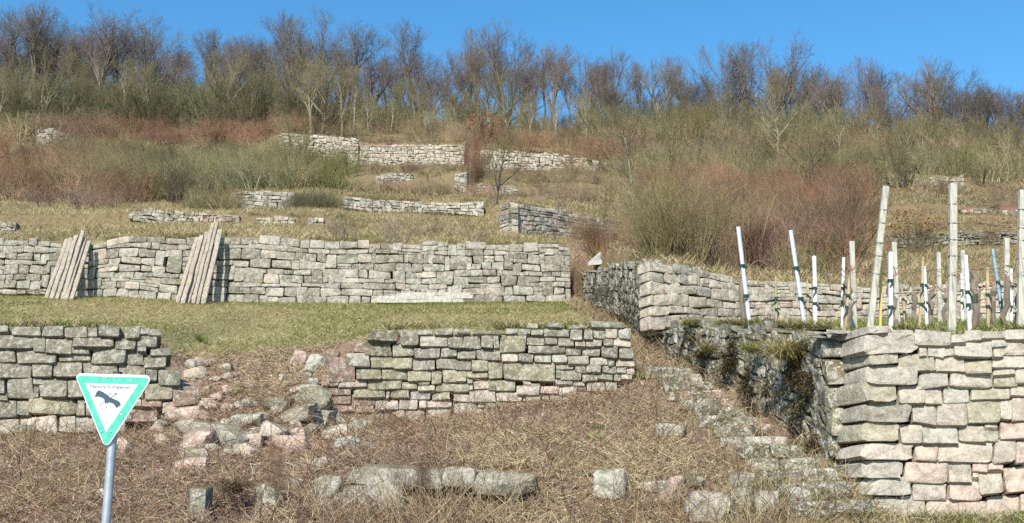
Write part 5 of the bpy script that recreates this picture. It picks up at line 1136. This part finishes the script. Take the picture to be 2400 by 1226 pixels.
for x, y, l in ((470, 802, 'green grass tuft at the meadow edge over the breach'), (1500, 890, 'green tuft at the end of the low wall'), (1885, 1195, 'dark green tuft on the lowest step')):
    p = hit(x, y); tuft(p, 120, 0.2, l, [GRN, (0.13, 0.19, 0.04), YGR], (0, 0, 0.3))

# dark moss and dead fern hanging on the shaded flank and gully walls
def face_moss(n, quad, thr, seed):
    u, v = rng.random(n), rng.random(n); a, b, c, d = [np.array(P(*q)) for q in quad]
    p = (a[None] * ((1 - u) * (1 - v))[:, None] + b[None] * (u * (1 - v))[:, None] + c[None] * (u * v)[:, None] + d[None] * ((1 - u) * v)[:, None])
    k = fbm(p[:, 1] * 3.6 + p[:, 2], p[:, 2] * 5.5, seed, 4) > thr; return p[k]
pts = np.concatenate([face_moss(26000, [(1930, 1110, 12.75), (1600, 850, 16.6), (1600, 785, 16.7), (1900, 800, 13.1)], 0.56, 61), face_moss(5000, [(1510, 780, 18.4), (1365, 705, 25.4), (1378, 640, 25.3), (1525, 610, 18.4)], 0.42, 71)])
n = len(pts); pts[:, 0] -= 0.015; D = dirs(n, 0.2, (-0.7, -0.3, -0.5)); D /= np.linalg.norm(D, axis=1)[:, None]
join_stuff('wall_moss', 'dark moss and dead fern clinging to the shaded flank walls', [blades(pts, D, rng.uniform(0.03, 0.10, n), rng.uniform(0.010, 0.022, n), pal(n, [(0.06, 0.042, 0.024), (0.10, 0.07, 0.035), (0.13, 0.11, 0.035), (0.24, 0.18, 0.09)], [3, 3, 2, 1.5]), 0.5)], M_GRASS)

# grass and moss fringe on the wall tops
def fringe(name, label, lines, cols, L, mat=None):
    PP = []
    for pl, n in lines:
        A = np.array([P(*q) for q in pl]); t = np.sort(rng.uniform(0, len(A) - 1, n)); i = np.minimum(t.astype(int), len(A) - 2); f = (t - i)[:, None]
        p = A[i] * (1 - f) + A[i + 1] * f; p[:, 1] += rng.uniform(0.0, 0.28, n); p[:, 2] += rng.normal(0.0, 0.015, n) ; k = fbm(p[:, 0] * 1.5, p[:, 1] * 1.5, 91) > 0.42; PP.append(p[k])
    p = np.concatenate(PP); n = len(p)
    return join_stuff(name, label, [blades(p, dirs(n, 0.8, (0, -0.35, 0)), rng.uniform(0.4, 1.1, n) * L, rng.uniform(0.008, 0.015, n), pal(n, cols), 0.5)], M_GRASS)
fringe('wall_top_grass', 'dry grass and moss fringing the tops of the low walls', [([(900, 768, 16.15), (1200, 766, 16.15), (1480, 764, 16.15)], 2600), ([(-100, 766, 15.15), (380, 762, 15.2)], 1500), ([(1600, 757, 16.6), (1780, 757, 14.9), (1960, 768, 13.2)], 2200), ([(2100, 772, 12.2), (2450, 772, 12.2)], 1500)], [STRAW, YGR, TAN, (0.16, 0.14, 0.04), GRN], 0.16)
fringe('terrace_edge_grass', 'long dry grass fringing the long wall and the upper terrace walls', [([(200, 560, 25.2), (500, 548, 25.2), (900, 564, 25.2), (1330, 570, 25.2)], 5200), ([(1545, 606, 18.3), (1750, 655, 19.8), (2050, 670, 20.9), (2400, 656, 21.5)], 3000), ([(300, 494, 30.2), (560, 500, 30.2), (760, 508, 30.2)], 2600), ([(800, 456, 35.2), (1134, 468, 35.2)], 1800), ([(545, 448, 36.2), (690, 449, 36.2)], 700), ([(1196, 472, 29.3), (1363, 505, 31.7), (1485, 522, 33.3)], 1500)], [STRAW, (0.44, 0.37, 0.17), YGR, TAN], 0.18)

# bare red earth where the terraces have slipped
def scar(label, x0, x1, y0, y1, Y0, Y1, seed):
    a, b = P(x0, y0, (Y0 + Y1) / 2), P(x1, y0, (Y0 + Y1) / 2); n = 44
    X, Y = np.meshgrid(np.linspace(a.x, b.x, n), np.linspace(Y0, Y1, n)); Z = Hf(X, Y) + 0.05
    u, v = np.meshgrid(np.linspace(-1, 1, n), np.linspace(-1, 1, n)); keep = (fbm(X * 1.3, Y * 1.3, seed) - 0.47) * 3.4 + 0.58 - np.sqrt(u * u + v * v) > 0
    i, j = np.meshgrid(np.arange(n - 1), np.arange(n - 1)); q = (j * n + i).ravel(); Qd = np.stack([q, q + 1, q + n + 1, q + n], 1)[keep[:-1, :-1].ravel()]
    used, inv = np.unique(Qd, return_inverse=True); o = obj('earth_scar', mesh_np('earth_scar', np.stack([X.ravel(), Y.ravel(), Z.ravel()], 1)[used], inv.reshape(-1, 4)), M_SCAR); o['kind'] = 'structure'; o['label'] = label
M_SCAR = ground_material('red_earth', [(0.16, 0.085, 0.06), (0.23, 0.135, 0.095), (0.30, 0.20, 0.14)])
scar('bare red earth scar on the bank behind the tall square posts', 2170, 2430, 560, 0, 32.4, 36.5, 3)
scar('small red earth slip beside the highest terrace wall', 820, 1000, 340, 0, 58.0, 61.5, 5)
scar('reddish soil patch high on the bank at the picture edge', 2240, 2450, 500, 0, 38, 42, 8)

tuft(P(548, 1150, 11.9), 260, 0.34, 'dark dead grass hanging over the hollow at the foot of the slope', [DBR, BRN, (0.16, 0.13, 0.05), TAN], (0, -0.7, -0.3), w=0.010)
